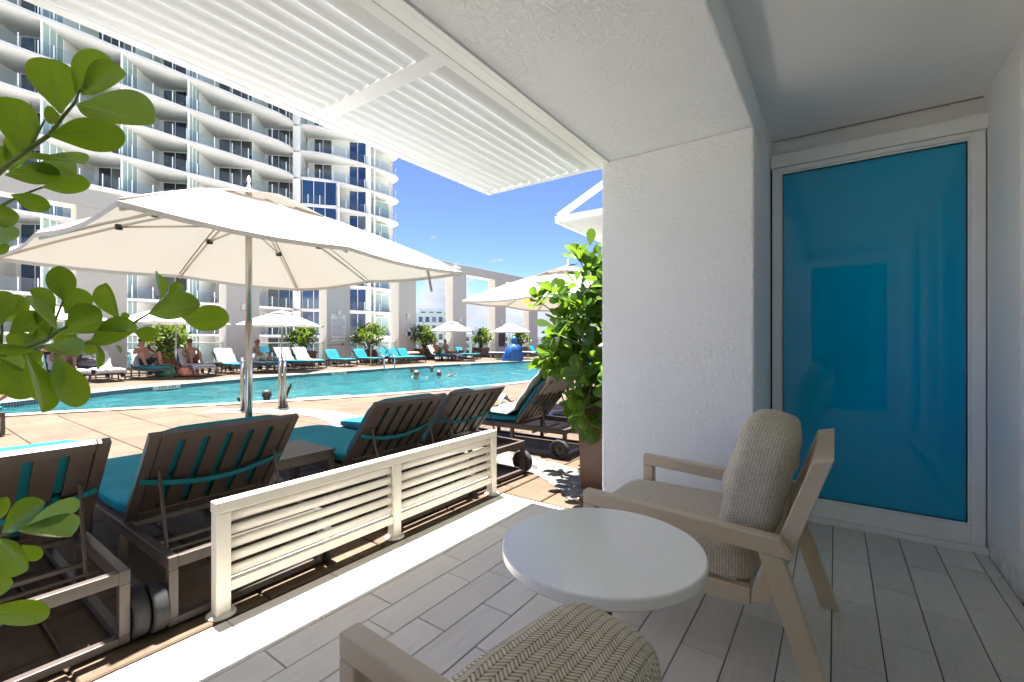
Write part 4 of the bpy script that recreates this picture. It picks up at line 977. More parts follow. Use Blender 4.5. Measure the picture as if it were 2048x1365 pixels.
FRONT_LEAVES = [
(-1.193,0.207,1.630,-1.190,0.190,1.726,0.974,-0.217,-0.069,0.071), (-1.170,0.224,1.667,-1.148,0.255,1.759,0.893,-0.446,-0.058,0.056),
(-1.175,0.232,1.671,-1.079,0.275,1.699,0.410,-0.912,-0.014,0.061), (-1.140,0.220,1.636,-0.995,0.288,1.594,0.480,-0.710,0.516,0.093),
(-1.168,0.188,1.574,-1.085,0.270,1.584,0.500,-0.419,-0.757,0.065), (-1.207,0.210,1.628,-1.210,0.187,1.626,0.941,-0.095,-0.326,0.032),
(-1.254,0.164,1.554,-1.248,0.152,1.654,0.985,-0.152,-0.077,0.061), (-1.235,0.141,1.503,-1.184,0.201,1.515,0.738,-0.655,0.162,0.045),
(-1.262,0.183,1.541,-1.174,0.224,1.513,0.489,-0.657,0.574,0.057), (-1.278,0.196,1.504,-1.229,0.255,1.518,0.755,-0.649,0.088,0.044),
(-1.300,0.156,1.483,-1.267,0.202,1.464,0.798,-0.600,-0.054,0.034), (-1.323,0.164,1.539,-1.336,0.130,1.570,0.920,-0.391,-0.025,0.045),
(-1.303,0.117,1.434,-1.256,0.160,1.435,0.655,-0.713,-0.251,0.042), (-1.318,0.119,1.393,-1.233,0.149,1.397,0.262,-0.804,0.534,0.051),
(-1.348,0.121,1.376,-1.318,0.156,1.388,0.694,-0.413,-0.589,0.027), (-1.216,0.167,1.536,-1.107,0.220,1.525,0.251,-0.315,0.915,0.068),
(-1.346,0.160,1.538,-1.304,0.174,1.614,0.745,0.454,-0.488,0.050), (-1.272,0.225,1.281,-1.237,0.213,1.347,0.866,-0.122,-0.485,0.044),
(-1.238,0.224,1.230,-1.193,0.262,1.264,0.740,-0.571,-0.354,0.053), (-1.311,0.234,1.257,-1.305,0.264,1.309,0.987,-0.162,-0.020,0.050),
(-1.205,0.297,1.244,-1.226,0.276,1.318,0.562,-0.823,-0.077,0.045), (-1.107,0.318,1.254,-1.022,0.373,1.273,0.469,-0.829,0.304,0.058),
(-1.090,0.366,1.250,-0.999,0.411,1.245,0.431,-0.835,0.340,0.057), (-1.124,0.342,1.284,-1.155,0.343,1.343,0.575,0.764,0.292,0.037),
(-1.135,0.359,1.288,-1.082,0.366,1.312,0.132,-0.991,-0.004,0.033), (-1.227,0.306,1.243,-1.227,0.315,1.260,0.980,-0.173,0.100,0.015),
(-1.190,0.246,1.195,-1.114,0.302,1.227,0.478,-0.828,0.294,0.056), (-1.214,0.217,1.212,-1.131,0.290,1.224,0.191,-0.363,0.912,0.063),
(-1.194,0.317,1.221,-1.193,0.354,1.211,0.996,-0.029,-0.082,0.034), (-1.228,0.195,1.193,-1.143,0.223,1.173,0.332,-0.380,0.863,0.052),
(-1.290,0.249,1.180,-1.262,0.278,1.192,0.754,-0.638,-0.158,0.031), (-1.229,0.206,1.173,-1.171,0.231,1.080,0.746,0.364,0.558,0.063),
(-1.247,0.169,1.174,-1.215,0.187,1.065,0.506,0.813,0.287,0.065), (-1.290,0.175,1.163,-1.257,0.208,1.084,0.669,-0.742,-0.033,0.052),
(-1.351,0.144,1.168,-1.337,0.184,1.083,0.930,-0.367,-0.018,0.053), (-1.331,0.158,1.214,-1.309,0.199,1.258,0.936,-0.293,-0.196,0.038),
(-1.324,0.212,1.205,-1.320,0.198,1.269,0.915,0.402,0.030,0.037), (-1.267,0.216,1.220,-1.277,0.181,1.292,0.617,0.672,0.410,0.045),
(-1.314,0.219,1.256,-1.334,0.190,1.308,0.864,0.212,0.457,0.035), (-1.395,0.186,1.245,-1.371,0.170,1.295,0.894,-0.014,-0.449,0.032),
(-1.427,0.176,1.240,-1.465,0.178,1.296,0.520,-0.762,0.385,0.038), (-1.344,0.149,1.232,-1.368,0.149,1.301,0.936,-0.118,0.331,0.044),
(-1.290,0.187,1.183,-1.308,0.139,1.186,0.854,-0.335,-0.397,0.028), (-1.318,0.204,1.180,-1.335,0.179,1.160,0.885,-0.422,-0.195,0.029),
(-1.194,0.256,1.199,-1.211,0.263,1.144,0.430,0.903,-0.014,0.032), (-1.200,0.288,1.192,-1.217,0.303,1.173,0.527,0.833,0.171,0.016),
(-1.358,0.200,1.211,-1.393,0.160,1.192,0.782,-0.589,-0.204,0.042), (-1.365,0.220,1.229,-1.354,0.257,1.192,0.970,-0.237,0.057,0.038),
(-1.379,0.222,1.224,-1.382,0.193,1.234,0.991,-0.132,-0.027,0.043), (-1.339,0.239,1.245,-1.321,0.259,1.224,0.839,-0.478,0.261,0.032),
(-1.486,0.158,1.246,-1.431,0.185,1.276,0.586,-0.602,-0.543,0.039), (-1.385,0.193,1.192,-1.331,0.222,1.221,0.442,-0.895,0.054,0.038),
(-1.417,0.158,1.182,-1.334,0.193,1.146,0.394,-0.013,0.919,0.055), (-1.405,0.167,1.161,-1.484,0.148,1.084,0.611,0.335,-0.718,0.063),
(-1.194,0.133,0.864,-1.131,0.173,0.917,0.361,-0.898,0.251,0.051), (-1.209,0.159,0.860,-1.127,0.212,0.903,0.089,-0.707,0.701,0.060),
(-1.176,0.146,0.868,-1.064,0.197,0.867,0.037,-0.052,0.998,0.068), (-1.184,0.128,0.857,-1.108,0.149,0.815,0.427,-0.832,0.353,0.050),
(-1.194,0.157,0.833,-1.177,0.177,0.805,0.887,-0.208,0.412,0.023), (-1.227,0.122,0.873,-1.212,0.141,0.920,0.855,-0.513,-0.073,0.029),
(-1.226,0.110,0.763,-1.187,0.144,0.773,0.586,-0.762,0.274,0.037), (-1.195,0.107,0.738,-1.142,0.182,0.716,0.384,-0.013,0.923,0.053)]
FRONT_STEMS = [
[(-1.419,0.095,1.460,0.0069),(-1.302,0.142,1.523,0.0057),(-1.248,0.174,1.565,0.0052),(-1.210,0.195,1.590,0.0047),(-1.191,0.209,1.623,0.0038),(-1.171,0.223,1.651,0.0028),(-1.164,0.228,1.675,0.0019)],
[(-1.248,0.174,1.565,0.0033),(-1.232,0.192,1.623,0.0019),(-1.241,0.185,1.602,0.0011),(-1.254,0.176,1.657,0.0008)],
[(-1.451,0.098,1.435,0.0051),(-1.347,0.147,1.465,0.0040),(-1.300,0.168,1.484,0.0029),(-1.278,0.196,1.504,0.0020)],
[(-1.498,0.101,1.119,0.0084),(-1.392,0.152,1.170,0.0072),(-1.342,0.187,1.190,0.0061),(-1.299,0.206,1.203,0.0051),(-1.292,0.223,1.221,0.0041),(-1.275,0.235,1.233,0.0031)],
[(-1.457,0.118,1.141,0.0062),(-1.375,0.164,1.177,0.0051),(-1.284,0.204,1.190,0.0045),(-1.240,0.235,1.188,0.0040),(-1.220,0.261,1.198,0.0035),(-1.196,0.291,1.218,0.0036),(-1.171,0.309,1.236,0.0031),(-1.142,0.329,1.257,0.0020)],
[(-1.392,0.152,1.170,0.0041),(-1.403,0.156,1.223,0.0031),(-1.388,0.154,1.243,0.0020)],
[(-1.299,0.206,1.203,0.0030),(-1.312,0.220,1.244,0.0026),(-1.286,0.227,1.284,0.0020)],
[(-1.142,0.329,1.257,0.0020),(-1.136,0.346,1.285,0.0012)],
[(-1.196,0.291,1.218,0.0020),(-1.204,0.298,1.244,0.0015)],
[(-1.293,0.087,0.824,0.0045),(-1.197,0.131,0.858,0.0035),(-1.183,0.153,0.866,0.0022)],
[(-1.262,0.085,0.719,0.0035),(-1.211,0.109,0.732,0.0026)]]

fo = Vector((-1.72, -.55, 0))
fp = thing('broadleaf_plant', 'broadleaf potted plant close to the camera at the left edge', 'plant', fo)
for i, q in enumerate(FRONT_LEAVES): place_leaf(LM[i % 3], fp, q[0:3], q[3:6], q[6:9], q[9], fo)
for s in FRONT_STEMS:
    MB().tube([Vector(p[:3]) - fo for p in s], [p[3] * .8 for p in s], 8).build('stem', STEM, fp, True)
for z0, e in ((1.5, FRONT_STEMS[0][0]), (1.4, FRONT_STEMS[2][0]), (1.0, FRONT_STEMS[3][0]), (.95, FRONT_STEMS[4][0]), (.75, FRONT_STEMS[9][0]), (.7, FRONT_STEMS[10][0])):
    e = Vector(e[:3]) - fo; MB().tube([(0, 0, .68), (e.x * .25, e.y * .3, .68 + (e.z - .68) * .5), (e.x * .7, e.y * .75, e.z - .04), e], [.014, .011, .008, .006], 8).build('stem', BARK, fp, True)
MB().box(-.24, .24, -.24, .24, 0, .70).build('planter', PLANTER, fp, bevel=.006)
# ---- shrub in the tall planter by the pillar
ro = Vector((-1.40, 3.62, 0))
rp = thing('potted_shrub', 'leafy shrub in tall brown planter beside the white pillar', 'plant', ro)
MB().hexa([(-.29, -.28, 0), (.29, -.28, 0), (.29, .28, 0), (-.29, .28, 0), (-.315, -.30, .74), (.315, -.30, .74), (.315, .30, .74), (-.315, .30, .74)]).build('planter', PLANTER, rp, bevel=.008)
MB().box(-.28, .28, -.27, .27, .742, .75).build('soil', BARK, rp)
rr = random.Random(21); cnt = 0
nodes_ = []
for i in range(50):
    for _ in range(40):
        a = rr.uniform(0, 2 * math.pi); h = rr.uniform(.62, 2.08) if i % 9 else rr.uniform(.45, .7)
        rad = (.76 if h < 1.75 else .76 - (h - 1.75) * 1.2) * (.85 if h > .75 else .98) * math.sqrt(rr.uniform(.12, 1.0))
        p = Vector((math.cos(a) * rad * 1.02 - .20, math.sin(a) * rad * .85, h))
        if h > 1.72: p.x += (h - 1.72) * .75
        if p.x > .10 and h < 2.0 and rr.random() < .75: continue
        if all((p - q).length > .15 for q in nodes_): nodes_.append(p); break
for p in nodes_:
    base = Vector((p.x * .12, p.y * .12, .74)); mid = base.lerp(p, .55) + Vector((0, 0, .14 if p.z > .9 else .32))
    d = (p - mid).normalized(); d = (d + Vector((0, 0, .35 if p.z > .8 else -.25))).normalized()
    MB().tube([base, mid, p], [.010, .007, .004], 5).build('stem', BARK if rr.random() < .7 else STEM, rp, True)
    nl = 6 if cnt + 6 <= 292 else 0; ph = rr.uniform(0, 6.28)
    X = d.cross(Vector((.3, .8, .2))).normalized(); Y = d.cross(X)
    for k in range(nl):
        a = ph + 2.4 * k; tilt = .35 + .9 * (k / nl)
        v = (X * math.cos(a) + Y * math.sin(a)) * math.sin(tilt + .35) + d * math.cos(tilt + .35); v.normalize()
        if p.z < .8: v = (v + Vector((0, 0, -.55))).normalized()
        L = rr.uniform(.125, .18); b = p - d * (.012 * k); n_ = (d + Vector((rr.uniform(-.4, .4), rr.uniform(-.4, .4), rr.uniform(0, .5)))).normalized()
        me = LO if rr.random() < .015 else LR[rr.randrange(3)]
        place_leaf(me, rp, b + ro, b + v * L + ro, n_, L * .58, ro); cnt += 1
fl_ = MB()
for i in range(1300):
    p = nodes_[rr.randrange(len(nodes_))]; c_ = Vector((p.x * rr.uniform(.45, 1.02), p.y * rr.uniform(.45, 1.05), p.z + rr.uniform(-.14, .12)))
    d = Vector((rr.gauss(0, 1), rr.gauss(0, 1), rr.gauss(.25, .8))).normalized(); n_ = d.cross(Vector((rr.gauss(0, 1), rr.gauss(0, 1), rr.gauss(0, 1)))).normalized(); s = rr.uniform(.11, .16); w = n_ * s * .28
    fl_.add([c_, c_ + d * s * .35 + w * .75, c_ + d * s * .7 + w, c_ + d * s * .93 + w * .6, c_ + d * s, c_ + d * s * .93 - w * .6, c_ + d * s * .7 - w, c_ + d * s * .35 - w * .75], [(0, 1, 2, 3, 4, 5, 6, 7)])
tag(fl_.build('inner_foliage', LEAF_R, rp), kind='stuff')
# ---- shrubs in boxes along the columns
def far_shrub(x, y, w, h0, h1, label, seed, pw=.95, ph=.72):
    t = thing('planter_shrub', label, 'plant', (x, y, 0), 0, 'shrubs in planters along the columns')
    MB().hexa([(-pw * .42, -pw * .42, 0), (pw * .42, -pw * .42, 0), (pw * .42, pw * .42, 0), (-pw * .42, pw * .42, 0), (-pw * .5, -pw * .5, ph), (pw * .5, -pw * .5, ph), (pw * .5, pw * .5, ph), (-pw * .5, pw * .5, ph)]).build('planter', PLANTER, t, bevel=.01)
    r_ = random.Random(seed); mb = MB(); tr = MB()
    cl = []
    for i in range(34):
        a = r_.uniform(0, 6.283); e = r_.uniform(-.9, 1.4); k = r_.uniform(.45, 1.0)
        c = Vector((math.cos(a) * math.cos(e) * w * .5 * k, math.sin(a) * math.cos(e) * w * .42 * k, (h0 + h1) / 2 + math.sin(e) * (h1 - h0) * .46 * k))
        cl.append(c); tr.tube([(c.x * .1, c.y * .1, ph - .05), (c.x * .5, c.y * .5, ph + (c.z - ph) * .6), c], [.02, .012, .006], 4)
    for c in cl:
        for j in range(38):
            p = c + Vector((r_.gauss(0, .13), r_.gauss(0, .13), r_.gauss(0, .10)))
            d = Vector((r_.gauss(0, 1), r_.gauss(0, 1), r_.gauss(.3, 1))).normalized(); s = r_.uniform(.10, .17)
            u = d.cross(Vector((r_.gauss(0, 1), r_.gauss(0, 1), r_.gauss(0, 1)))).normalized()
            mb.add([p, p + d * s * .45 + u * s * .3, p + d * s * .9 + u * s * .2, p + d * s, p + d * s * .9 - u * s * .2, p + d * s * .45 - u * s * .3], [(0, 1, 2, 3, 4, 5)])
    mb.build('crown', LEAF_F, t); tr.build('branches', BARK, t)
LEAF_F = leaf_mat('far_shrub_leaf', (0.030, 0.085, 0.010), (0.115, 0.175, 0.014), (0.20, 0.27, 0.015), .35, .45)
far_shrub(-20.9, 6.55, 1.65, .35, 1.95, 'shrub in planter between the capped sunbathers', 1)
far_shrub(-21.3, 12.25, 2.0, .7, 2.0, 'planter shrub left of the pool rules sign', 2)
far_shrub(-21.5, 16.35, 2.15, .78, 2.2, 'round planter shrub behind the pool ladder', 3)
far_shrub(-21.7, 20.75, 1.9, .78, 2.2, 'planter shrub behind the couple', 4)
far_shrub(-21.7, 26.5, 1.75, .75, 2.15, 'planter shrub left of the blue cover', 5)
far_shrub(-21.7, 31.8, 1.6, .75, 2.2, 'farthest planter shrub right of the blue cover', 6)
far_shrub(-21.0, 1.2, 1.8, .5, 2.0, 'leftmost planter shrub glimpsed behind the foreground leaves', 7)

# ================================================================== colonnade
CX = -22.5; CW = 1.46; CD = .76; CY0 = 4.31; CS = 5.0
cn = thing('colonnade', 'tall cream colonnade with flat beam along the far pool side', 'colonnade', (CX - CD / 2, 14, 0))
co_ = Vector(cn.location)
for i in range(-2, 8):
    y = CY0 + CS * i; MB().box(-CD / 2, CD / 2, y - 14, y + CW - 14, -.3, 6.145).build('column', COLM, cn, bevel=.012)
MB().box(-CD / 2 - .003, CD / 2 + .003, -24, 29, 6.147, 6.84).build('beam', COLM, cn, bevel=.012)
MB().box(-CD / 2 - .2, CD / 2 - .05, -24, 29, -.5, -.013).build('plinth', COLM, cn)
RAILW = mat('white_handrail', (.60, .58, .55), .4)
for i in range(-1, 7):
    y0 = CY0 + CW + CS * i + .02; y1 = CY0 + CS * (i + 1) - .02
    desc = ['hidden behind the left umbrella', 'behind the sunbather in the dark cap', 'behind the reading sunbather', 'left of the life ring column', 'right of the life ring column', 'behind the flat white lounger', 'behind the blue cover', 'farthest of the row'][i + 1]
    t = thing('glass_balustrade', 'glass balustrade with white handrail between columns, ' + desc, 'balustrade', (CX - .35, (y0 + y1) / 2, 0), 0, 'balustrades between the columns'); h = (y1 - y0) / 2
    MB().box(-.035, .035, -h, h, 1.06, 1.13).build('handrail', RAILW, t, bevel=.01)
    for s in range(3):
        a = -h + .03 + s * (2 * h / 3); MB().box(-.006, .006, a, a + 2 * h / 3 - .06, .06, 1.05).build('glass_panel', GLASS, t)
    for s in range(4):
        a = -h + .012 + s * (2 * h - .024) / 3; MB().box(-.015, .015, a - .012, a + .012, 0, 1.059).build('post', RAILW, t)
LAMPM = mat('brushed_lamp_metal', (.33, .32, .31), .35, metal=.6); LAMPW = mat('lamp_diffuser', (.70, .69, .66), .4)
wl_names = ['first column from the left', 'second column, left of the tall umbrella pole', 'column above the pool rules sign', 'life ring column', 'fifth column, right of the life ring', 'sixth column behind the flat lounger']
for i in range(6):
    y = CY0 + CS * i + CW / 2
    t = thing('wall_lamp', 'small half cylinder wall lamp on the ' + wl_names[i], 'wall lamp', (CX + .004, y, 2.78), 0, 'lamps on the columns')
    MB().box(0, .03, -.10, .10, -.16, .16).build('back_plate', LAMPM, t); MB().prism([(.03 + .11 * math.sin(a), .11 * math.cos(a)) for a in [math.pi * k / 10 for k in range(11)]], -.14, .14).build('shade', LAMPW, t)
t = thing('flood_lamp', 'small flood lamp under the beam right of the fifth column', 'flood lamp', (CX + .02, 24.6, 6.45)); MB().rbox((.12, 0, 0), (.28, .5, .2), 6, 4).build('housing', LAMPW, t, True); MB().box(-.02, .05, -.06, .06, -.06, .06).build('bracket', LAMPM, t)
# pool rules sign on the third column
yS = CY0 + CS * 2 + CW / 2
t = thing('pool_rules_sign', 'pool rules notice with red and black NO DIVING lettering on column', 'sign', (CX + .008, yS - .02, 2.02))
SIGNM = mat('clear_cream_sign', (.73, .71, .655), .35)
MB().box(0, .010, -.46, .46, -.82, .66).build('board', SIGNM, t, bevel=.003)
TX = .0125; ROT = (R(90), 0, R(90)); GREYINK = mat('grey_lettering', (.10, .10, .10), .6)
text_mesh('POOL RULES', .095, 'letter', GREYINK, t, (TX, 0, .58), ROT, .001)
MB().box(TX - .002, TX, -.11, .11, .492, .510).build('printed_line', GREYINK, t); MB().box(TX - .002, TX, -.25, .25, .440, .458).build('printed_line', GREYINK, t)
rr = random.Random(5)
for k in range(15):
    z = .37 - k * .064; w = rr.uniform(.45, .84) if k % 2 else rr.uniform(.66, .86)
    if k == 14: w = .88
    MB().box(TX - .002, TX, -.42, -.42 + w, z - .009, z + .009).build('printed_line', GREYINK, t)
text_mesh('NO DIVING', .135, 'letter', INK, t, (TX, .0, -.69), ROT, .001)
for s in (-1, 1):
    MB().lathe([(.045, 0), (.045, .002)], 14, (TX, s * .44, -.69), 'x').build('red_emblem', REDINK, t)
for a, b in ((-.47, .60), (.47, .60), (-.49, -.74), (.49, -.74)): MB().lathe([(.016, 0), (.016, .006)], 8, (.010, a, b), 'x').build('bolt', INK, t)
t = thing('safety_pole', 'horizontal safety pole below the pool rules sign', 'pole', (CX + .06, yS - .1, .98)); MB().tube([(0, -.6, 0), (0, .42, .05)], .022, 8).build('pole_tube', LAMPM, t, True); MB().box(-.06, .02, .30, .34, -.02, .1).build('hook', INK, t)
yR = CY0 + CS * 3 + CW / 2
t = thing('life_ring', 'white life ring mounted on the cream column', 'life ring', (CX + .07, yR + .05, 1.66))
rm = MB(); nr, ns = 32, 10; vs_ = []
for i in range(nr):
    a = 2 * math.pi * i / nr
    for j in range(ns):
        b = 2 * math.pi * j / ns; q = .24 + .105 * math.cos(b); vs_.append((.06 * math.sin(b), q * math.cos(a), q * math.sin(a)))
rm.add(vs_, [(i * ns + j, ((i + 1) % nr) * ns + j, ((i + 1) % nr) * ns + (j + 1) % ns, i * ns + (j + 1) % ns) for i in range(nr) for j in range(ns)])
rm.build('ring', RAILW, t, True)
MB().lathe([(.13, -.03), (.13, .02)], 16, (0, 0, 0), 'x').build('hub', INK, t); 
for k in range(4):
    a = math.pi / 4 + k * math.pi / 2; MB().beam((.062, .15 * math.cos(a), .15 * math.sin(a)), (.062, .34 * math.cos(a), .34 * math.sin(a)), .05, .004, (1, 0, 0)).build('rope_band', LAMPM, t)
t = thing('notice_board', 'dark notice board on the sixth column behind the loungers', 'notice board', (CX + .03, CY0 + CS * 5 + .85, 1.35)); MB().box(0, .03, -.42, .42, -.6, .6).build('board', BROWN, t, bevel=.01); MB().box(-.02, 0, -.1, .1, -.2, .2).build('mount', LAMPM, t)

# ================================================================== pool ladder and grab rails
t = thing('pool_ladder', 'curved stainless ladder rails on the far pool edge', 'pool ladder', (-16.9, 13.3, 0))
for dy in (0, .62):
    a, b = Vector((-18.27 + 16.9, 13.95 - 13.3 + dy * .8, 0)), Vector((-15.55 + 16.9, 12.55 - 13.3 + dy * .9, -.6))
    top = a + Vector((.1, -.05, 1.02)); e = Vector((b.x, b.y, .45))
    MB().tube([a, a + Vector((0, 0, .85)), a + Vector((.03, -.015, .95)), top, top + Vector((.16, -.08, 0)), top.lerp(e, .35) + Vector((.05, -.02, .08)), e + Vector((-.12, .06, .12)), e, e + Vector((0, 0, -.3)), b], .028, 10).build('rail', CHROME, t, True)
    MB().lathe([(.07, 0), (.07, .015), (.03, .02)], 12, (a.x, a.y, 0)).build('flange', CHROME, t)
for z in (-.35, -.55): MB().tube([(b.x, b.y, z), (-15.55 + 16.9, 12.55 - 13.3, z)], .02, 6).build('step', CHROME, t)
for x, y, lab in ((-8.22, 3.69, 'left steel pool grab rail behind the umbrella pole'), (-7.98, 4.21, 'right steel pool grab rail held by the bather in the pool')):
    t = thing('grab_rail', lab, 'grab rail', (x, y, 0), math.atan2(y, x), 'pool grab rails')
    for q in (-.036, .036):
        MB().tube([(0, q, 0), (0, q, .74), (.02, q, .82), (.09, q, .885), (.20, q, .895), (.75, q, .62), (1.25, q, .32), (1.75, q, -.05), (2.0, q, -.5)], .030, 10).build('rail_tube', CHROME, t, True)
    MB().box(-.08, .08, -.10, .10, 0, .014).build('flange', CHROME, t, bevel=.004)

# ================================================================== covered pool lift
TARP = mat('blue_tarp', (.0, .06, .22), .45, spec=.5, var=.12, vsc=3, bump=.3, bsc=6, bdist=.03)
t = thing('covered_pool_lift', 'pool lift under a draped bright blue cover', 'pool lift', (-16.0, 22.55, 0), R(20))
cv = MB(); lev = [(0.02, .60, .52), (.30, .58, .50), (.60, .53, .46), (.82, .45, .38), (.95, .33, .28), (1.04, .19, .18), (1.12, .16, .16), (1.26, .19, .18), (1.40, .15, .14), (1.48, .05, .05)]
nn = 36; P_ = []
for z, rx, ry in lev:
    for j in range(nn):
        a = 2 * math.pi * j / nn; k = 1 + (.13 * math.sin(a * 7 + z * 2) + .06 * math.sin(a * 13 + 1)) * max(0, 1 - z / 1.1) + (.05 * math.sin(5 * a + 9 * z))
        P_.append((rx * k * math.cos(a) + .12 * min(1, z), ry * k * math.sin(a), z + .03 * math.sin(3 * a) * (1 if z < .1 else .3)))
cv.add(P_, [(i * nn + j, i * nn + (j + 1) % nn, (i + 1) * nn + (j + 1) % nn, (i + 1) * nn + j) for i in range(len(lev) - 1) for j in range(nn)] + [tuple(range((len(lev) - 1) * nn, len(lev) * nn))])
cv.build('cover', TARP, t, True); MB().tube([(.12, 0, 1.02), (.12, .01, 1.05)], .155, 16).build('tie_cord', TARP, t)
MB().box(-.35, .35, -.25, .25, 0, .09).build('base_plate', LAMPM, t)

# ================================================================== hotel tower
S_Y = [-6.7, -1.9, 2.9, 7.76, 12.7, 17.75, 23.0, 28.6]
D_ = Vector((-.722, .692)); E_ = Vector((.692, .722)); FHT = 3.1
LEV = [1.9 + FHT * k for k in range(-2, 11)]
tw = thing('hotel_tower', 'white hotel tower with wavy balconies across the pool', 'building', (-60, 18, -18)); TO = Vector((-60, 18, -18))
def tw_loc(p, z): return (p[0] + 60, p[1] - 18, z + 18)
front = [(-50.75, -9), (-50.55, -4)]
for i, y in enumerate(S_Y[:-1]):
    front += [(-50.66, y - .6), (-50.62, y + .4), (-50.56, y + 2.4)]
front += [(-50.6, 26.3), (-50.95, 27.7), (-51.5, 28.5), (-52.2, 28.95), (-51.1, 29.15), (-50.4, 29.9), (-49.6, 31.2), (-49.1, 32.4), (-48.75, 33.8), (-48.4, 36.0), (-48.2, 38.0), (-48.15, 39.6), (-48.35, 41.0), (-48.9, 41.9), (-49.9, 42.4), (-51.5, 42.6), (-74, 42.6), (-74, -9)]
slab_me = MB().prism([(x + 60, y - 18) for x, y in front], -.24, 0).mesh('floor_slab', SLABM)
def wall_me(p, q, h0, h1, th, name, m):                     # upright slab from p to q, thickness to the left
    p, q = Vector(p), Vector(q); d = (q - p).normalized(); nrm = Vector((-d.y, d.x)) * th
    o = p; return MB().hexa([(0, 0, h0), (*(q - o), h0), (*(q - o + nrm), h0), (*nrm, h0), (0, 0, h1), (*(q - o), h1), (*(q - o + nrm), h1), (*nrm, h1)]).mesh(name, m)
def window_meshes(length, h, npane, pm):
    fw = .055; f = MB(); pn = []
    f.box(0, length, -.03, .05, 0, fw); f.box(0, length, -.03, .05, h - fw, h)
    w = length / npane
    for i in range(npane + 1):
        a = max(0, i * w - fw / 2); b = min(length, i * w + fw / 2); f.box(a, b, -.031, .051, fw, h - fw)
    pn = MB().box(fw / 2, w - fw / 2, 0, .02, fw, h - fw).mesh('pane', pm)
    return f.mesh('window', FRAMEW), pn, w
ANG_E = math.atan2(E_.y, E_.x)
def add_window(parent, p, z, ang, wm, npane):
    o = inst(wm[0], 'window', parent, tw_loc(p, z), (0, 0, ang))
    for i in range(npane): inst(wm[1], 'pane', o, (i * wm[2], 0, 0))
    return o
bays = []
for i in range(len(S_Y) - 1):
    S = Vector((-51.0, S_Y[i])); N = Vector((-51.0, S_Y[i + 1])); Q = S + D_ * 5.8; b = (N - S).dot(E_)
    wl_ = b - .45
    bays.append(dict(S=S, Q=Q, b=b, back=wall_me((0, 0), E_ * b, 0, FHT - .24, .2, 'back_wall', TOWERM), part=wall_me((0, 0), D_ * 3.62, 0, FHT - .24, .14, 'party_wall', TOWERM), win=window_meshes(wl_ - .02, 2.78, 3, PANE if i > 2 else PANE_SKY)))
post_me = MB().box(-.07, .07, -.07, .07, 0, FHT - .24).mesh('screen_post', FRAMEW)
pan_me = wall_me((0, 0), D_ * .66, .08, FHT - .30, .03, 'screen_panel', FROST)
mul_me = MB().box(-.025, .025, -.025, .025, 0, FHT - .24).mesh('screen_mullion', FRAMEW)
def rail_line(pts, n_post):
    g = MB(); k = len(pts)
    g.add([(x + 60, y - 18, .04) for x, y in pts] + [(x + 60, y - 18, 1.08) for x, y in pts], [(i, i + 1, k + i + 1, k + i) for i in range(k - 1)])
    return g.mesh('glass_railing', GLASS)
fr_in = [(x - .14, y) for x, y in front]
segs = [[p for p in fr_in if S_Y[i] - .7 <= p[1] <= S_Y[i + 1] - .5] for i in range(len(S_Y) - 1)]
segs[-1] = [p for p in fr_in[:2 + 3 * 7 + 4] if p[1] >= S_Y[-2] - .7]
rail_me = [rail_line(s, 4) for s in segs]
rp_me = MB().box(-.03, .03, -.03, .03, 0, 1.12).mesh('railing_post', FRAMEW)
rsec = [(-51.0, 29.4), (-50.4, 30.1), (-49.75, 31.2), (-49.25, 32.4), (-48.9, 33.8), (-48.55, 36.0), (-48.35, 38.0), (-48.3, 39.6), (-48.5, 40.9), (-49.0, 41.75)]
rail_r = rail_line(rsec, 6)
Qr = Vector((-53.5, 31.4)); rb_me = wall_me((0, 0), E_ * 7.55, 0, FHT - .24, .25, 'back_wall', TOWERM)
winA = window_meshes(2.05, 2.78, 2, PANE); winB = window_meshes(2.0, 2.78, 2, PANE_SKY)
tall = window_meshes(3.75, FHT - .26, 3, PANE_SKY); tallS = Vector((-51.15, 29.35)); tallE = Vector((-48.95, 32.45)); tang = math.atan2(tallE.y - tallS.y, tallE.x - tallS.x)
sidew = wall_me((0, 0), D_ * -4.2 + Vector((0, .0)), 0, FHT - .24, .3, 'end_wall', TOWERM)
corner_me = MB().hexa([(-.3, -.3, 0), (.35, .25, 0), (-4.2, 4.3, 0), (-4.8, 3.8, 0), (-.3, -.3, FHT - .24), (.35, .25, FHT - .24), (-4.2, 4.3, FHT - .24), (-4.8, 3.8, FHT - .24)]).mesh('fin_wall', TOWERM)
endw_me = MB().box(-.15, .15, 0, 3.3, 0, FHT - .24).mesh('end_wall', TOWERM); endp_me = MB().box(-.06, .06, -.12, .12, 0, FHT - .24).mesh('end_post', TOWERM)
endg = window_meshes(2.3, 2.5, 2, FROST)
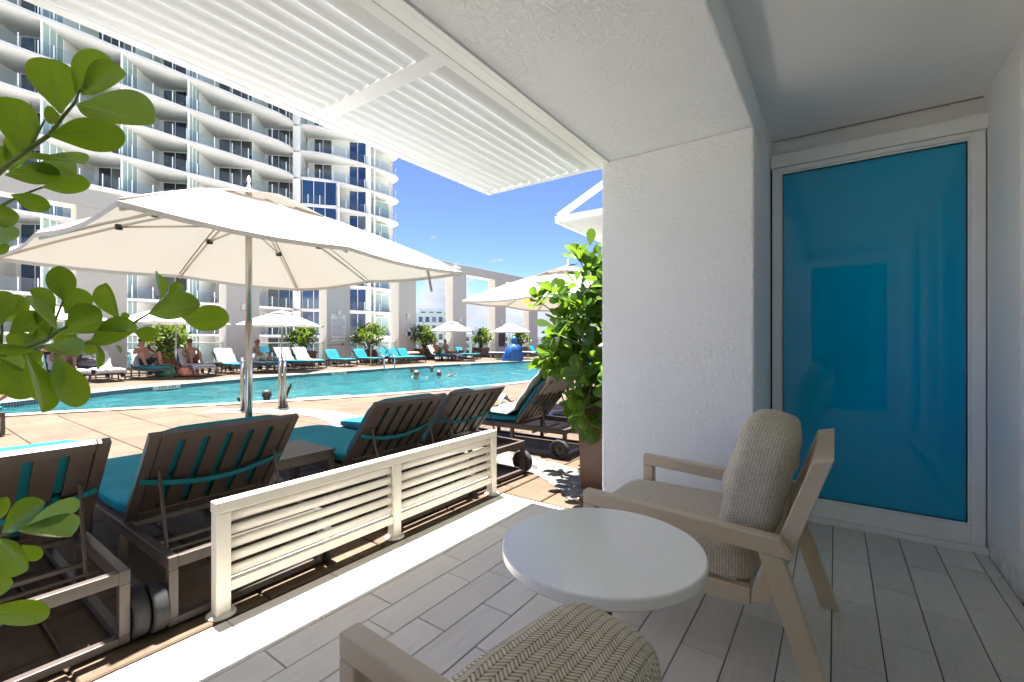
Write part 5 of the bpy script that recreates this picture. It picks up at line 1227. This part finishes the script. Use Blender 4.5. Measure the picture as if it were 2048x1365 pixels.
for li, z in enumerate(LEV):
    inst(slab_me, 'floor_slab', tw, (0, 0, z + 18))
    for i, B in enumerate(bays):
        if i == 0 and z > 20: pass
        inst(B['back'], 'back_wall', tw, tw_loc(B['Q'], z)); inst(B['part'], 'party_wall', tw, tw_loc(B['S'] + D_ * 2.2, z))
        add_window(tw, B['Q'] + E_ * .38 - D_ * .06, z + .02, ANG_E, B['win'], 3)
        has = not (i == 6 and z > 15) and not (i == 4 and z > 25)
        if has:
            pn = inst(post_me, 'privacy_screen', tw, tw_loc(B['S'], z))
            for k in range(3):
                inst(pan_me, 'screen_panel', pn, (D_.x * (.10 + .70 * k), D_.y * (.10 + .70 * k), 0)); inst(mul_me, 'screen_mullion', pn, (D_.x * (.80 + .70 * k), D_.y * (.80 + .70 * k), 0))
        g = inst(rail_me[i], 'glass_railing', tw, (0, 0, z + 18))
        s = segs[i]; tot = len(s) - 1
        for k in range(4):
            f_ = (k + .5) / 4 * tot; a = int(f_); q = Vector(s[a]).lerp(Vector(s[min(a + 1, tot)]), f_ - a); inst(rp_me, 'railing_post', g, (q.x + 60, q.y - 18, 0))
    # right-hand wing
    inst(corner_me, 'fin_wall', tw, tw_loc((-51.55, 28.9), z)); inst(rb_me, 'back_wall', tw, tw_loc(Qr, z))
    add_window(tw, Qr + E_ * 4.97 - D_ * .06, z + .02, ANG_E, winB, 2)
    if z > 19: add_window(tw, Qr + E_ * .81 - D_ * .06, z + .02, ANG_E, winA, 2)
    else:
        add_window(tw, tallS, z + .01, tang, tall, 3); inst(endp_me, 'end_post', tw, tw_loc(tallE + Vector((.12, .15)), z))
    inst(endp_me, 'end_post', tw, tw_loc((-48.45, 37.55), z)); inst(endw_me, 'end_wall', tw, tw_loc((-50.4, 37.9), z), (0, 0, R(-6)))
    if z < 18: add_window(tw, Vector((-49.75, 38.5)), z + .02, R(86), endg, 2)
    g = inst(rail_r, 'glass_railing', tw, (0, 0, z + 18)); tot = len(rsec) - 1
    for k in range(8):
        f_ = (k + .5) / 8 * tot; a = int(f_); q = Vector(rsec[a]).lerp(Vector(rsec[min(a + 1, tot)]), f_ - a); inst(rp_me, 'railing_post', g, (q.x + 60, q.y - 18, 0))
END_M = mat('tower_gable_warm', (.66, .50, .36), .7, var=.04, vsc=.3)  # warmer in tone than the other tower walls
bx('gable_wall', END_M, tw, -73 + 60, -50.6 + 60, 41.2 - 18, 42.3 - 18, 0, 36.0 + 18)
bx('rear_wall', TOWERM, tw, -74.2 + 60, -73.4 + 60, -9 - 18, 42 - 18, 0, 36.0 + 18)
bx('podium', TOWERM, tw, -73 + 60, -52.5 + 60, -9 - 18, 42 - 18, 0, LEV[0] - .3 + 18)
bx('roof_parapet', SLABM, tw, -74 + 60, -51.2 + 60, -9 - 18, 42.4 - 18, 36.0 - 3.1 + 18 + 3.0, 36.0 + 18 + 1.2)

# ---- balcony furniture glimpsed on the lower floors
TEAK = mat('teak_wood', (.30, .19, .11), .6, var=.2, vsc=8)
def make_bchair():
    r = bpy.data.objects.new('balcony_chair', None); link(r)
    MB().box(-.3, .3, -.3, .3, .36, .44).build('seat', TEAK, r); MB().hexa([(.24, -.3, .44), (.30, -.3, .44), (.30, .3, .44), (.24, .3, .44), (.40, -.3, .88), (.45, -.3, .88), (.45, .3, .88), (.40, .3, .88)]).build('backrest', TEAK, r)
    lg = MB().box(-.03, .03, -.03, .03, 0, .359).mesh('leg', TEAK)
    for a in (-.26, .26):
        for b in (-.26, .26): inst(lg, 'leg', r, (a, b, 0))
    return r
bc = make_bchair(); first = True
for x, y, z, lab in ((-52.0, 11.2, LEV[3], 'teak chair on a low tower balcony behind the first column'), (-52.2, 15.6, LEV[3], 'teak chair on a low tower balcony left of the second column'), (-52.2, 20.6, LEV[3], 'teak chair on the low tower balcony right of the second column'), (-50.5, 33.6, LEV[3], 'teak chair on the low tower balcony right of the sign column'), (-52.0, 10.0, LEV[4], 'teak chair on the tower balcony one floor above the left umbrella')):
    c = bc if first else copy_tree(bc); first = False; c.location = (x, y, z); c.rotation_euler = (0, 0, R(200)); tag(c, lab, 'chair', 'chairs on the tower balconies')

# ================================================================== beyond the deck
GROUNDM = mat('far_city_ground', (.14, .17, .13), .9, var=.4, vsc=.02)
tag(MB().add([(-6000, -6000, -18), (6000, -6000, -18), (6000, 6000, -18), (-6000, 6000, -18)], [(0, 1, 2, 3)]).build('ground', GROUNDM), kind='structure')
tag(bx('podium_side', COLM, None, -23.3, 3, -14, 60, -18, -.52), kind='structure')
BOUNCEM = mat('pale_bounce_floor', (.70, .68, .65), .9, var=.06, vsc=.2)
tag(MB().add([(-52, -60, -6), (-23.4, -60, -6), (-23.4, 90, -6), (-52, 90, -6)], [(0, 1, 2, 3)]).build('unseen_bounce_floor', BOUNCEM), kind='structure')  # hidden pale plane, added to bounce sunlight up onto the tower
BW = mat('far_white_render', (.70, .69, .68), .8, var=.05, vsc=.1)
def far_block(label, x, y, w, d, zt, rz, floors, cols, wm_):
    t = thing('apartment_block', label, 'building', (x, y, -18), R(rz), 'buildings beyond the colonnade')
    MB().box(-w / 2, w / 2, -d / 2, d / 2, 0, zt + 18).box(-w / 2 - .3, w / 2 + .3, -d / 2 - .3, d / 2 + .3, zt + 18.01, zt + 18.7).build('walls', BW, t)
    fh = 3.3; me = MB().box(-w / cols * .27, w / cols * .27, -.15, .05, 0, 2.0).mesh('window', wm_); sb = MB().box(-w / cols * .42, w / cols * .42, -.9, .0, -.3, -.08).mesh('balcony', BW)
    for f in range(floors):
        for c_ in range(cols):
            px = -w / 2 + w / cols * (c_ + .5); z = zt + 18 - fh * (f + 1) + .5
            inst(me, 'window', t, (px, -d / 2, z))
            if c_ % 2: inst(sb, 'balcony', t, (px, -d / 2, z))
    for f in range(floors):
        for c_ in range(3):
            inst(me, 'window', t, (w / 2, -d / 2 + d / 3 * (c_ + .5), zt + 18 - fh * (f + 1) + .5), (0, 0, R(90)))
far_block('white far apartment block with rows of dark windows', -133, 127, 15, 14, 11.2, 46, 7, 6, PANE)
far_block('grey far apartment block behind the white one', -172, 172, 16, 12, 17.0, 46, 7, 4, PANE)
far_block('low far building near the horizon right of the fifth column', -150, 185, 26, 12, 4.0, 40, 4, 8, PANE)
far_block('low pale far building glimpsed between the last columns', -160, 235, 30, 12, 3.0, 34, 3, 8, PANE)
tr_ = MB(); r_ = random.Random(8)
for i in range(500):
    a = r_.uniform(.55, 2.6); d = r_.uniform(260, 900); x, y = -math.cos(a - .9) * d, math.sin(a - .3) * d
    s = r_.uniform(3, 7); tr_.ball((x, y, -18 + s * .9), (s * r_.uniform(.9, 1.6), s * r_.uniform(.9, 1.6), s), 7)
tag(tr_.build('far_treetops', LEAF_F), 'far green treetops along the horizon', 'trees', kind='stuff')

# ================================================================== people
def skin(name, rgb, gloss=.42): return mat(name, rgb, gloss, spec=.45, var=.10, vsc=9)
SK_A = skin('sunned_skin', (.27, .125, .075)); SK_B = skin('light_skin', (.20, .108, .073)); SK_C = skin('deep_skin', (.032, .017, .012), .6); SK_D = skin('tanned_skin', (.215, .105, .058))
CL = {k: mat(k + '_cloth', c, .85) for k, c in dict(black=(.015, .015, .018), mint=(.22, .50, .40), navy=(.02, .025, .06), maroon=(.10, .03, .06), coral=(.75, .22, .12)).items()}
HAIRD = mat('dark_hair', (.03, .018, .012), .6, bump=.4, bsc=90); HAIRB = mat('brown_hair', (.10, .055, .03), .6, bump=.4, bsc=90); HAIRL = mat('wet_blond_hair', (.07, .048, .028), .5, bump=.4, bsc=90)
def chain_obj(name, verts, radii, edges, m, parent, root=0, sub=2):
    me = bpy.data.meshes.new(name); me.from_pydata([tuple(v) for v in verts], edges, []); me.materials.append(m)
    o = bpy.data.objects.new(name, me); link(o, parent)
    sk = o.modifiers.new('skin', 'SKIN'); sk.use_smooth_shade = True
    lay = me.skin_vertices[0].data
    for i, r in enumerate(radii): lay[i].radius = (r, r); lay[i].use_root = (i == root)
    ss = o.modifiers.new('sub', 'SUBSURF'); ss.levels = sub; ss.render_levels = sub
    return o
def person(label, loc, rz, J, skm, face=(-1, 0, 0), shorts=None, top=None, hair=None, cap=None, glasses=True, s=1.0, group='people at the pool'):
    t = thing('person', label, 'person', loc, rz, group)
    V, Rr, E = [], [], []; ix = {}
    def v(k, p, r): ix[k] = len(V); V.append(Vector(p)); Rr.append(r * s); return ix[k]
    def e(a, b): E.append((ix[a], ix[b]))
    v('pel', J['pel'], .125); c = Vector(J['che']); p = Vector(J['pel']); v('mid', p.lerp(c, .5), .112); v('che', c, .135); e('pel', 'mid'); e('mid', 'che')
    nk = Vector(J['nek']); v('nek', nk, .064); e('che', 'nek')
    hd = Vector(J['hd']); fd = Vector(face).normalized(); up = (hd - nk).normalized()
    v('jaw', hd - up * .062 + fd * .014, .074); v('fac', hd - up * .005 + fd * .006, .100); v('crn', hd + up * .055 - fd * .006, .098); v('tip', hd + up * .100 - fd * .008, .060); e('nek', 'jaw'); e('jaw', 'fac'); e('fac', 'crn'); e('crn', 'tip')
    for q in 'lr':
        if 'sh' + q in J:
            v('sh' + q, J['sh' + q], .058); e('che', 'sh' + q); v('el' + q, J['el' + q], .041); e('sh' + q, 'el' + q); v('wr' + q, J['wr' + q], .028); e('el' + q, 'wr' + q)
            w = Vector(J['wr' + q]); d = (w - Vector(J['el' + q])).normalized(); v('pa' + q, w + d * .065, .034); e('wr' + q, 'pa' + q)
            sd = d.cross(up); sd = sd.normalized() if sd.length > .1 else Vector((0, 1, 0)); fw = d.cross(sd)
            for k in range(4):
                b = w + d * .075 + sd * (-.030 + .020 * k); l = (.055, .068, .072, .060)[k]
                v('f%s%d' % (q, k), b + d * l * .55, .0095); v('g%s%d' % (q, k), b + d * l * .85 - fw * .028, .008); e('pa' + q, 'f%s%d' % (q, k)); e('f%s%d' % (q, k), 'g%s%d' % (q, k))
            v('th' + q, w + d * .045 + sd * .055 - fw * .02, .0105); e('pa' + q, 'th' + q)
        if 'hi' + q in J:
            v('hi' + q, J['hi' + q], .092); e('pel', 'hi' + q); v('tg' + q, Vector(J['hi' + q]).lerp(Vector(J['kn' + q]), .5), .078); e('hi' + q, 'tg' + q)
            v('kn' + q, J['kn' + q], .056); e('tg' + q, 'kn' + q); v('cf' + q, Vector(J['kn' + q]).lerp(Vector(J['an' + q]), .35), .056); e('kn' + q, 'cf' + q); v('an' + q, J['an' + q], .036); e('cf' + q, 'an' + q)
            v('to' + q, J['to' + q], .030); e('an' + q, 'to' + q)
    body = chain_obj('body', V, Rr, E, skm, t)
    side = fd.cross(up).normalized()
    MB().rbox(hd + fd * .095 - up * .028, (.030, .030, .040), 3, 4).build('nose', skm, t, True)
    for q in (-1, 1): MB().ball(hd + side * q * .080 - fd * .005 - up * .015, (.016, .016, .030), 8).build('ear', skm, t, True)
    MB().beam(hd + fd * .086 - up * .068 - side * .022, hd + fd * .086 - up * .068 + side * .022, .010, .008, up).build('mouth', mat('lip', (.30, .09, .07), .5) if 'lip' not in bpy.data.materials else bpy.data.materials['lip'], t)
    if glasses:
        g = MB()
        for q in (-1, 1): g.rbox(hd + fd * .088 + up * .008 + side * q * .034, (.030, .052, .036) if abs(fd.x) > .7 else (.052, .030, .036), 4, 4)
        for q in (-1, 1): g.beam(hd + fd * .085 + side * q * .06 + up * .012, hd - fd * .01 + side * q * .092 + up * .01, .006, .008)
        g.build('sunglasses', CL['black'], t, True)
    else:
        for q in (-1, 1): MB().ball(hd + fd * .084 + up * .008 + side * q * .032, .013, 8).build('eye', CL['black'], t, True)
    if hair:
        h = MB(); n_ = 14; P_ = []
        for i in range(7):
            a = (i / 6) * 1.75
            for j in range(n_):
                b = 2 * math.pi * j / n_; k = .107 * (1 + .03 * math.sin(5 * b + 3 * i)); d_ = up * math.cos(a) + (fd * math.cos(b) + side * math.sin(b)) * math.sin(a)
                cut = max(0, math.cos(b)) * max(0, a - .85) * .10; P_.append(hd + up * .015 - fd * .010 + d_ * k + (up - fd * .3) * cut)
        h.add(P_, [(i * n_ + j, i * n_ + (j + 1) % n_, (i + 1) * n_ + (j + 1) % n_, (i + 1) * n_ + j) for i in range(6) for j in range(n_)]); h.build('hair', hair, t, True)
    if cap:
        h = MB(); n_ = 14; P_ = []
        for i in range(5):
            a = (i / 4) * 1.45
            for j in range(n_):
                b = 2 * math.pi * j / n_; P_.append(hd + up * .03 + (up * math.cos(a) + (fd * math.cos(b) + side * math.sin(b)) * math.sin(a)) * .112)
        h.add(P_, [(i * n_ + j, i * n_ + (j + 1) % n_, (i + 1) * n_ + (j + 1) % n_, (i + 1) * n_ + j) for i in range(4) for j in range(n_)]); co = h.build('cap', cap, t, True)
        MB().hexa([hd + up * .040 + fd * .09 - side * .075, hd + up * .030 + fd * .19 - side * .055, hd + up * .030 + fd * .19 + side * .055, hd + up * .040 + fd * .09 + side * .075,
                   hd + up * .052 + fd * .09 - side * .075, hd + up * .038 + fd * .19 - side * .055, hd + up * .038 + fd * .19 + side * .055, hd + up * .052 + fd * .09 + side * .075]).build('brim', cap, co)
    if shorts:
        vv = [V[ix['pel']] + (p - c).normalized() * -.06, V[ix['pel']]]; r2 = [.128 * s, .140 * s]; ee = [(0, 1)]
        for q in 'lr':
            a = len(vv); vv += [V[ix['hi' + q]], V[ix['hi' + q]].lerp(V[ix['kn' + q]], .62 if shorts[1] else .12)]; r2 += [.108 * s, (.096 if shorts[1] else .094) * s]; ee += [(1, a), (a, a + 1)]
        chain_obj('shorts' if shorts[1] else 'swim_bottoms', vv, r2, ee, shorts[0], t)
    if top:
        vv = [V[ix['mid']].lerp(V[ix['che']], .45), V[ix['che']]]; chain_obj('swim_top', vv, [.130 * s, .146 * s], [(0, 1)], top, t)
    return t
# poses in the lounger's frame (head end +x, feet -x), seat top at z .40
def recline(knees='up', spread=.2, dx=0.0):
    J = dict(pel=(-.80 + dx, 0, .50), che=(-.60 + dx, 0, .84), nek=(-.53 + dx, 0, 1.03), hd=(-.52 + dx, 0, 1.16))
    for q, sg in (('l', -1), ('r', 1)):
        J['sh' + q] = (-.58 + dx, sg * .185, .93); J['el' + q] = (-.74 + dx, sg * .30, .68); J['wr' + q] = (-.92 + dx, sg * .22, .60)
        J['hi' + q] = (-.86 + dx, sg * .095, .49)
        if knees == 'up': J['kn' + q] = (-1.18 + dx, sg * spread, .83); J['an' + q] = (-1.40 + dx, sg * spread * .8, .46); J['to' + q] = (-1.57 + dx, sg * spread * .85, .43)
        else: J['kn' + q] = (-1.28 + dx, sg * .12, .52); J['an' + q] = (-1.68 + dx, sg * .13, .45); J['to' + q] = (-1.74 + dx, sg * .15, .57)
    return J
def seat_at(i): x, y, a, _ = FL[i]; return (x, y, 0), R(a)
# capped man with phone
J = recline('up', .25); J.update(ell=(-.80, -.30, .80), wrl=(-1.00, -.10, .93), elr=(-.80, .30, .80), wrr=(-1.00, .12, .95))
l, a = seat_at(2); person('sunbather in navy cap and black shorts holding a phone on far lounger', l, a, J, SK_A, shorts=(CL['black'], True), cap=CL['navy'], glasses=False)
wv = Matrix.Rotation(a, 3, 'Z') @ Vector((-1.10, 0, 1.0)); t = thing('phone', 'dark phone held up by the sunbather in navy cap', 'phone', (l[0] + wv.x, l[1] + wv.y, wv.z), a); MB().box(-.006, .006, -.04, .04, -.075, .075).build('phone_body', CL['black'], t, bevel=.004)
# woman with drink
J = recline('up', .09); J.update(knr=(-1.15, .16, .84), anr=(-1.42, .22, .46), tor=(-1.58, .24, .43), elr=(-.74, -.30, .70)); J['elr'] = (-.76, .28, .70); J['wrr'] = (-.98, .16, .68)
l, a = seat_at(3); person('sunbather in maroon cap with green drink, knees up on white towel', l, a, J, SK_D, shorts=(CL['black'], False), top=CL['black'], cap=CL['maroon'])
DRINK = mat('green_drink', (.06, .42, .12), .2); wv = Matrix.Rotation(a, 3, 'Z') @ Vector((-1.06, .16, .62)); t = thing('drink', 'tall green drink held by the sunbather in maroon cap', 'drink', (l[0] + wv.x, l[1] + wv.y, wv.z), a)
MB().lathe([(.028, 0), (.036, .15)], 12).build('glass', DRINK, t, True); MB().tube([(.0, 0, .12), (.02, .01, .22)], .004, 5).build('straw', CL['coral'], t)
# reader
J = recline('flat', .1, .02); J.update(knl=(-1.22, -.26, .55), anl=(-1.30, .02, .46), tol=(-1.42, .10, .46), ell=(-.84, -.28, .72), wrl=(-1.02, -.10, .80), elr=(-.84, .28, .72), wrr=(-1.02, .10, .80), hd=(-.56, .0, 1.15))
l, a = seat_at(5); person('sunbather in mint shorts and sunglasses reading a blue book', l, a, J, SK_D, shorts=(CL['mint'], True), hair=HAIRD)
wv = Matrix.Rotation(a, 3, 'Z') @ Vector((-1.12, 0, .88)); t = thing('book', 'open book with light blue cover held by the reading sunbather', 'book', (l[0] + wv.x, l[1] + wv.y, wv.z), a)
BOOKB = mat('blue_book_cover', (.06, .42, .60), .5); PAPER = mat('book_paper', (.72, .68, .58), .8)
for s in (-1, 1):
    MB().hexa([(0, 0, -.12), (-.05, s * .18, -.12), (-.045, s * .18, -.12), (.008, 0, -.12), (.05, 0, .12), (.0, s * .18, .12), (.005, s * .18, .12), (.058, 0, .12)]).build('cover', BOOKB, t); MB().hexa([(.009, 0, -.115), (-.043, s * .175, -.115), (-.03, s * .17, -.115), (.022, 0, -.115), (.059, 0, .115), (.007, s * .175, .115), (.02, s * .17, .115), (.072, 0, .115)]).build('pages', PAPER, t)
# lying sunbather at the left
J = recline('up', .12); l, a = seat_at(0); person('sunbather in dark swimwear lying on the leftmost far lounger', l, a, J, SK_B, shorts=(CL['black'], False), hair=HAIRB)
# couple
J = recline('up', .13); J.update(elr=(-.76, .36, .84), wrr=(-1.0, .52, .92))
l, a = seat_at(13); person('sunbather with raised knees on towel, left of the couple', l, a, J, SK_D, shorts=(CL['black'], False), top=CL['black'], hair=HAIRD)
J = recline('flat'); J.update(pel=(-.85, 0, .5), che=(-.74, 0, .86), nek=(-.70, 0, 1.05), hd=(-.70, 0, 1.18), shl=(-.74, -.18, .95), shr=(-.74, .18, .95), ell=(-.80, -.26, .72), elr=(-.80, .28, .72), wrl=(-.95, -.2, .55), wrr=(-.98, .22, .55))
l, a = seat_at(14); person('sunbather in black swimsuit sitting upright, right of the couple', l, a, J, SK_D, shorts=(CL['black'], False), top=CL['black'], hair=HAIRD)
# feet-first sunbather by the near edge
J = recline('flat'); J.update(tol=(-1.80, -.14, .60), tor=(-1.80, .16, .60)); person('sunbather on the near pool edge, only feet in view', (-8.55, -.71, 0), R(-78), J, SK_A, shorts=(CL['black'], True), hair=HAIRB)
# bathers (water surface at z -0.11)
def bather(extra, zh=.03, lean=0.0):
    J = dict(pel=(.05, 0, zh - .70), che=(.02, 0, zh - .34), nek=(0, 0, zh - .14), hd=(-.01, 0, zh))
    for q, sg in (('l', -1), ('r', 1)):
        J['sh' + q] = (.02, sg * .18, zh - .24); J['el' + q] = (-.12, sg * .34, zh - .36); J['wr' + q] = (-.30, sg * .40, zh - .30)
        J['hi' + q] = (.06, sg * .1, zh - .78); J['kn' + q] = (.0, sg * .12, zh - 1.02); J['an' + q] = (.22, sg * .12, zh - 1.2); J['to' + q] = (.15, sg * .13, zh - 1.25)
    J.update(extra); return J
rz = math.atan2(-4.75, 9.75)                          # local -x looks towards the patio
person('bald bather with dark skin holding the steel grab rail', (-9.72, 4.80, 0), math.pi + math.atan2(-4.8, 9.72), bather(dict(ell=(-.10, -.33, -.02), wrl=(-.16, -.41, .18), elr=(-.02, .40, -.16), wrr=(-.20, .46, -.02)), .08), SK_C, glasses=False)
person('bather in sunglasses by the far pool wall, left of the pair', (-14.55, 13.2, 0), math.pi + math.atan2(-13.2, 14.55), bather(dict(), .03), SK_B, hair=HAIRD)
person('bather in sunglasses by the far pool wall, right of the pair', (-14.2, 14.0, 0), math.pi + math.atan2(-14.0, 14.2), bather(dict(elr=(.0, .45, -.17), wrr=(.02, .70, -.11)), .03), SK_B, hair=HAIRL)
person('swimmer with wet tied hair seen from behind in mid pool', (-11.85, 10.95, 0), R(-52), bather(dict(ell=(-.3, -.3, -.24), wrl=(-.55, -.25, -.12), elr=(-.1, .35, -.24), wrr=(-.35, .30, -.13)), .06), SK_B, hair=HAIRL, glasses=False)
person('floating swimmer with one arm out of the water in mid pool', (-12.1, 12.3, 0), R(-70), bather(dict(elr=(-.05, .4, -.08), wrr=(-.30, .50, -.12), ell=(-.05, -.4, -.22), wrl=(-.2, -.55, -.2)), -.02), SK_B, hair=HAIRL, glasses=False)

# ================================================================== bags and small things
BAGM = mat('black_bag_leather', (.018, .018, .02), .5, var=.3, vsc=12)
def bag(name, label, loc, sz, m, rz, handles=True, cat='bag'):
    t = thing(name, label, cat, loc, R(rz))
    def sl(q): return Vector((q[0] * (1 - .22 * max(0, q[2])), q[1] * (1 - .12 * max(0, q[2])), q[2] - .08 * q[1] ** 2 * (1 if q[2] > 0 else 0)))
    MB().rbox((0, 0, sz[2] / 2), sz, 4, 7, sl).build('bag_body', m, t, True)
    if handles:
        for s in (-1, 1): MB().tube([(s * sz[0] * .22, -sz[1] * .25, sz[2] * .85), (s * sz[0] * .28, -sz[1] * .2, sz[2] * 1.3), (s * sz[0] * .28, sz[1] * .2, sz[2] * 1.3), (s * sz[0] * .22, sz[1] * .25, sz[2] * .85)], .014, 6).build('handle', m, t, True)
    return t
bag('handbag', 'black handbag lying on the towelled far lounger', (-18.25, 3.72, .40), (.34, .62, .30), BAGM, 0)
bag('beach_bag', 'green bag under the lounger of the capped sunbather', (-18.2, 5.68, 0), (.4, .5, .32), mat('green_bag', (.05, .20, .10), .6), 10)
bag('beach_bag', 'coral patterned beach bag at the foot of the umbrella pole', (-18.05, 6.28, 0), (.42, .58, .30), mat('coral_bag', (.55, .20, .13), .8, var=.5, vsc=14), 5)
bag('beach_bag', 'dark bag on the teal lounger right of the couple', (-20.0, 22.4, .40), (.3, .3, .26), BAGM, 0, False)
bag('folded_towel', 'coral towel folded on the planter beside the couple', (-20.9, 19.0, .40), (.5, .9, .16), CL['coral'], 0, False, 'towel')
t = thing('cup', 'blue paper cup on the side table right of the reading sunbather', 'cup', (-18.9, 9.72, .427)); MB().lathe([(.032, 0), (.042, .12)], 14).build('cup_body', BOOKB, t, True); MB().lathe([(.044, .12), (.044, .13), (.03, .135)], 14).build('lid', PAPER, t, True)
for x, y, lab, m in ((-19.15, 2.55, 'red drink on the far left side table', CL['coral']), (-19.2, 2.72, 'clear drink on the far left side table', LAMPW)):
    t = thing('drink', lab, 'drink', (x, y, .427)); MB().lathe([(.03, 0), (.04, .16)], 12).build('glass', m, t, True); MB().tube([(0, 0, .12), (.02, .02, .24)], .005, 5).build('straw', CL['mint'], t)
t = thing('menu_card', 'folded orange and black menu card on the leftmost far lounger', 'card', (-18.9, 3.05, .95), R(8)); MB().box(-.01, .01, -.16, .16, -.06, .15).build('card_face', CL['coral'], t); MB().box(-.011, .011, -.16, .16, -.15, -.0605).build('card_band', CL['black'], t)
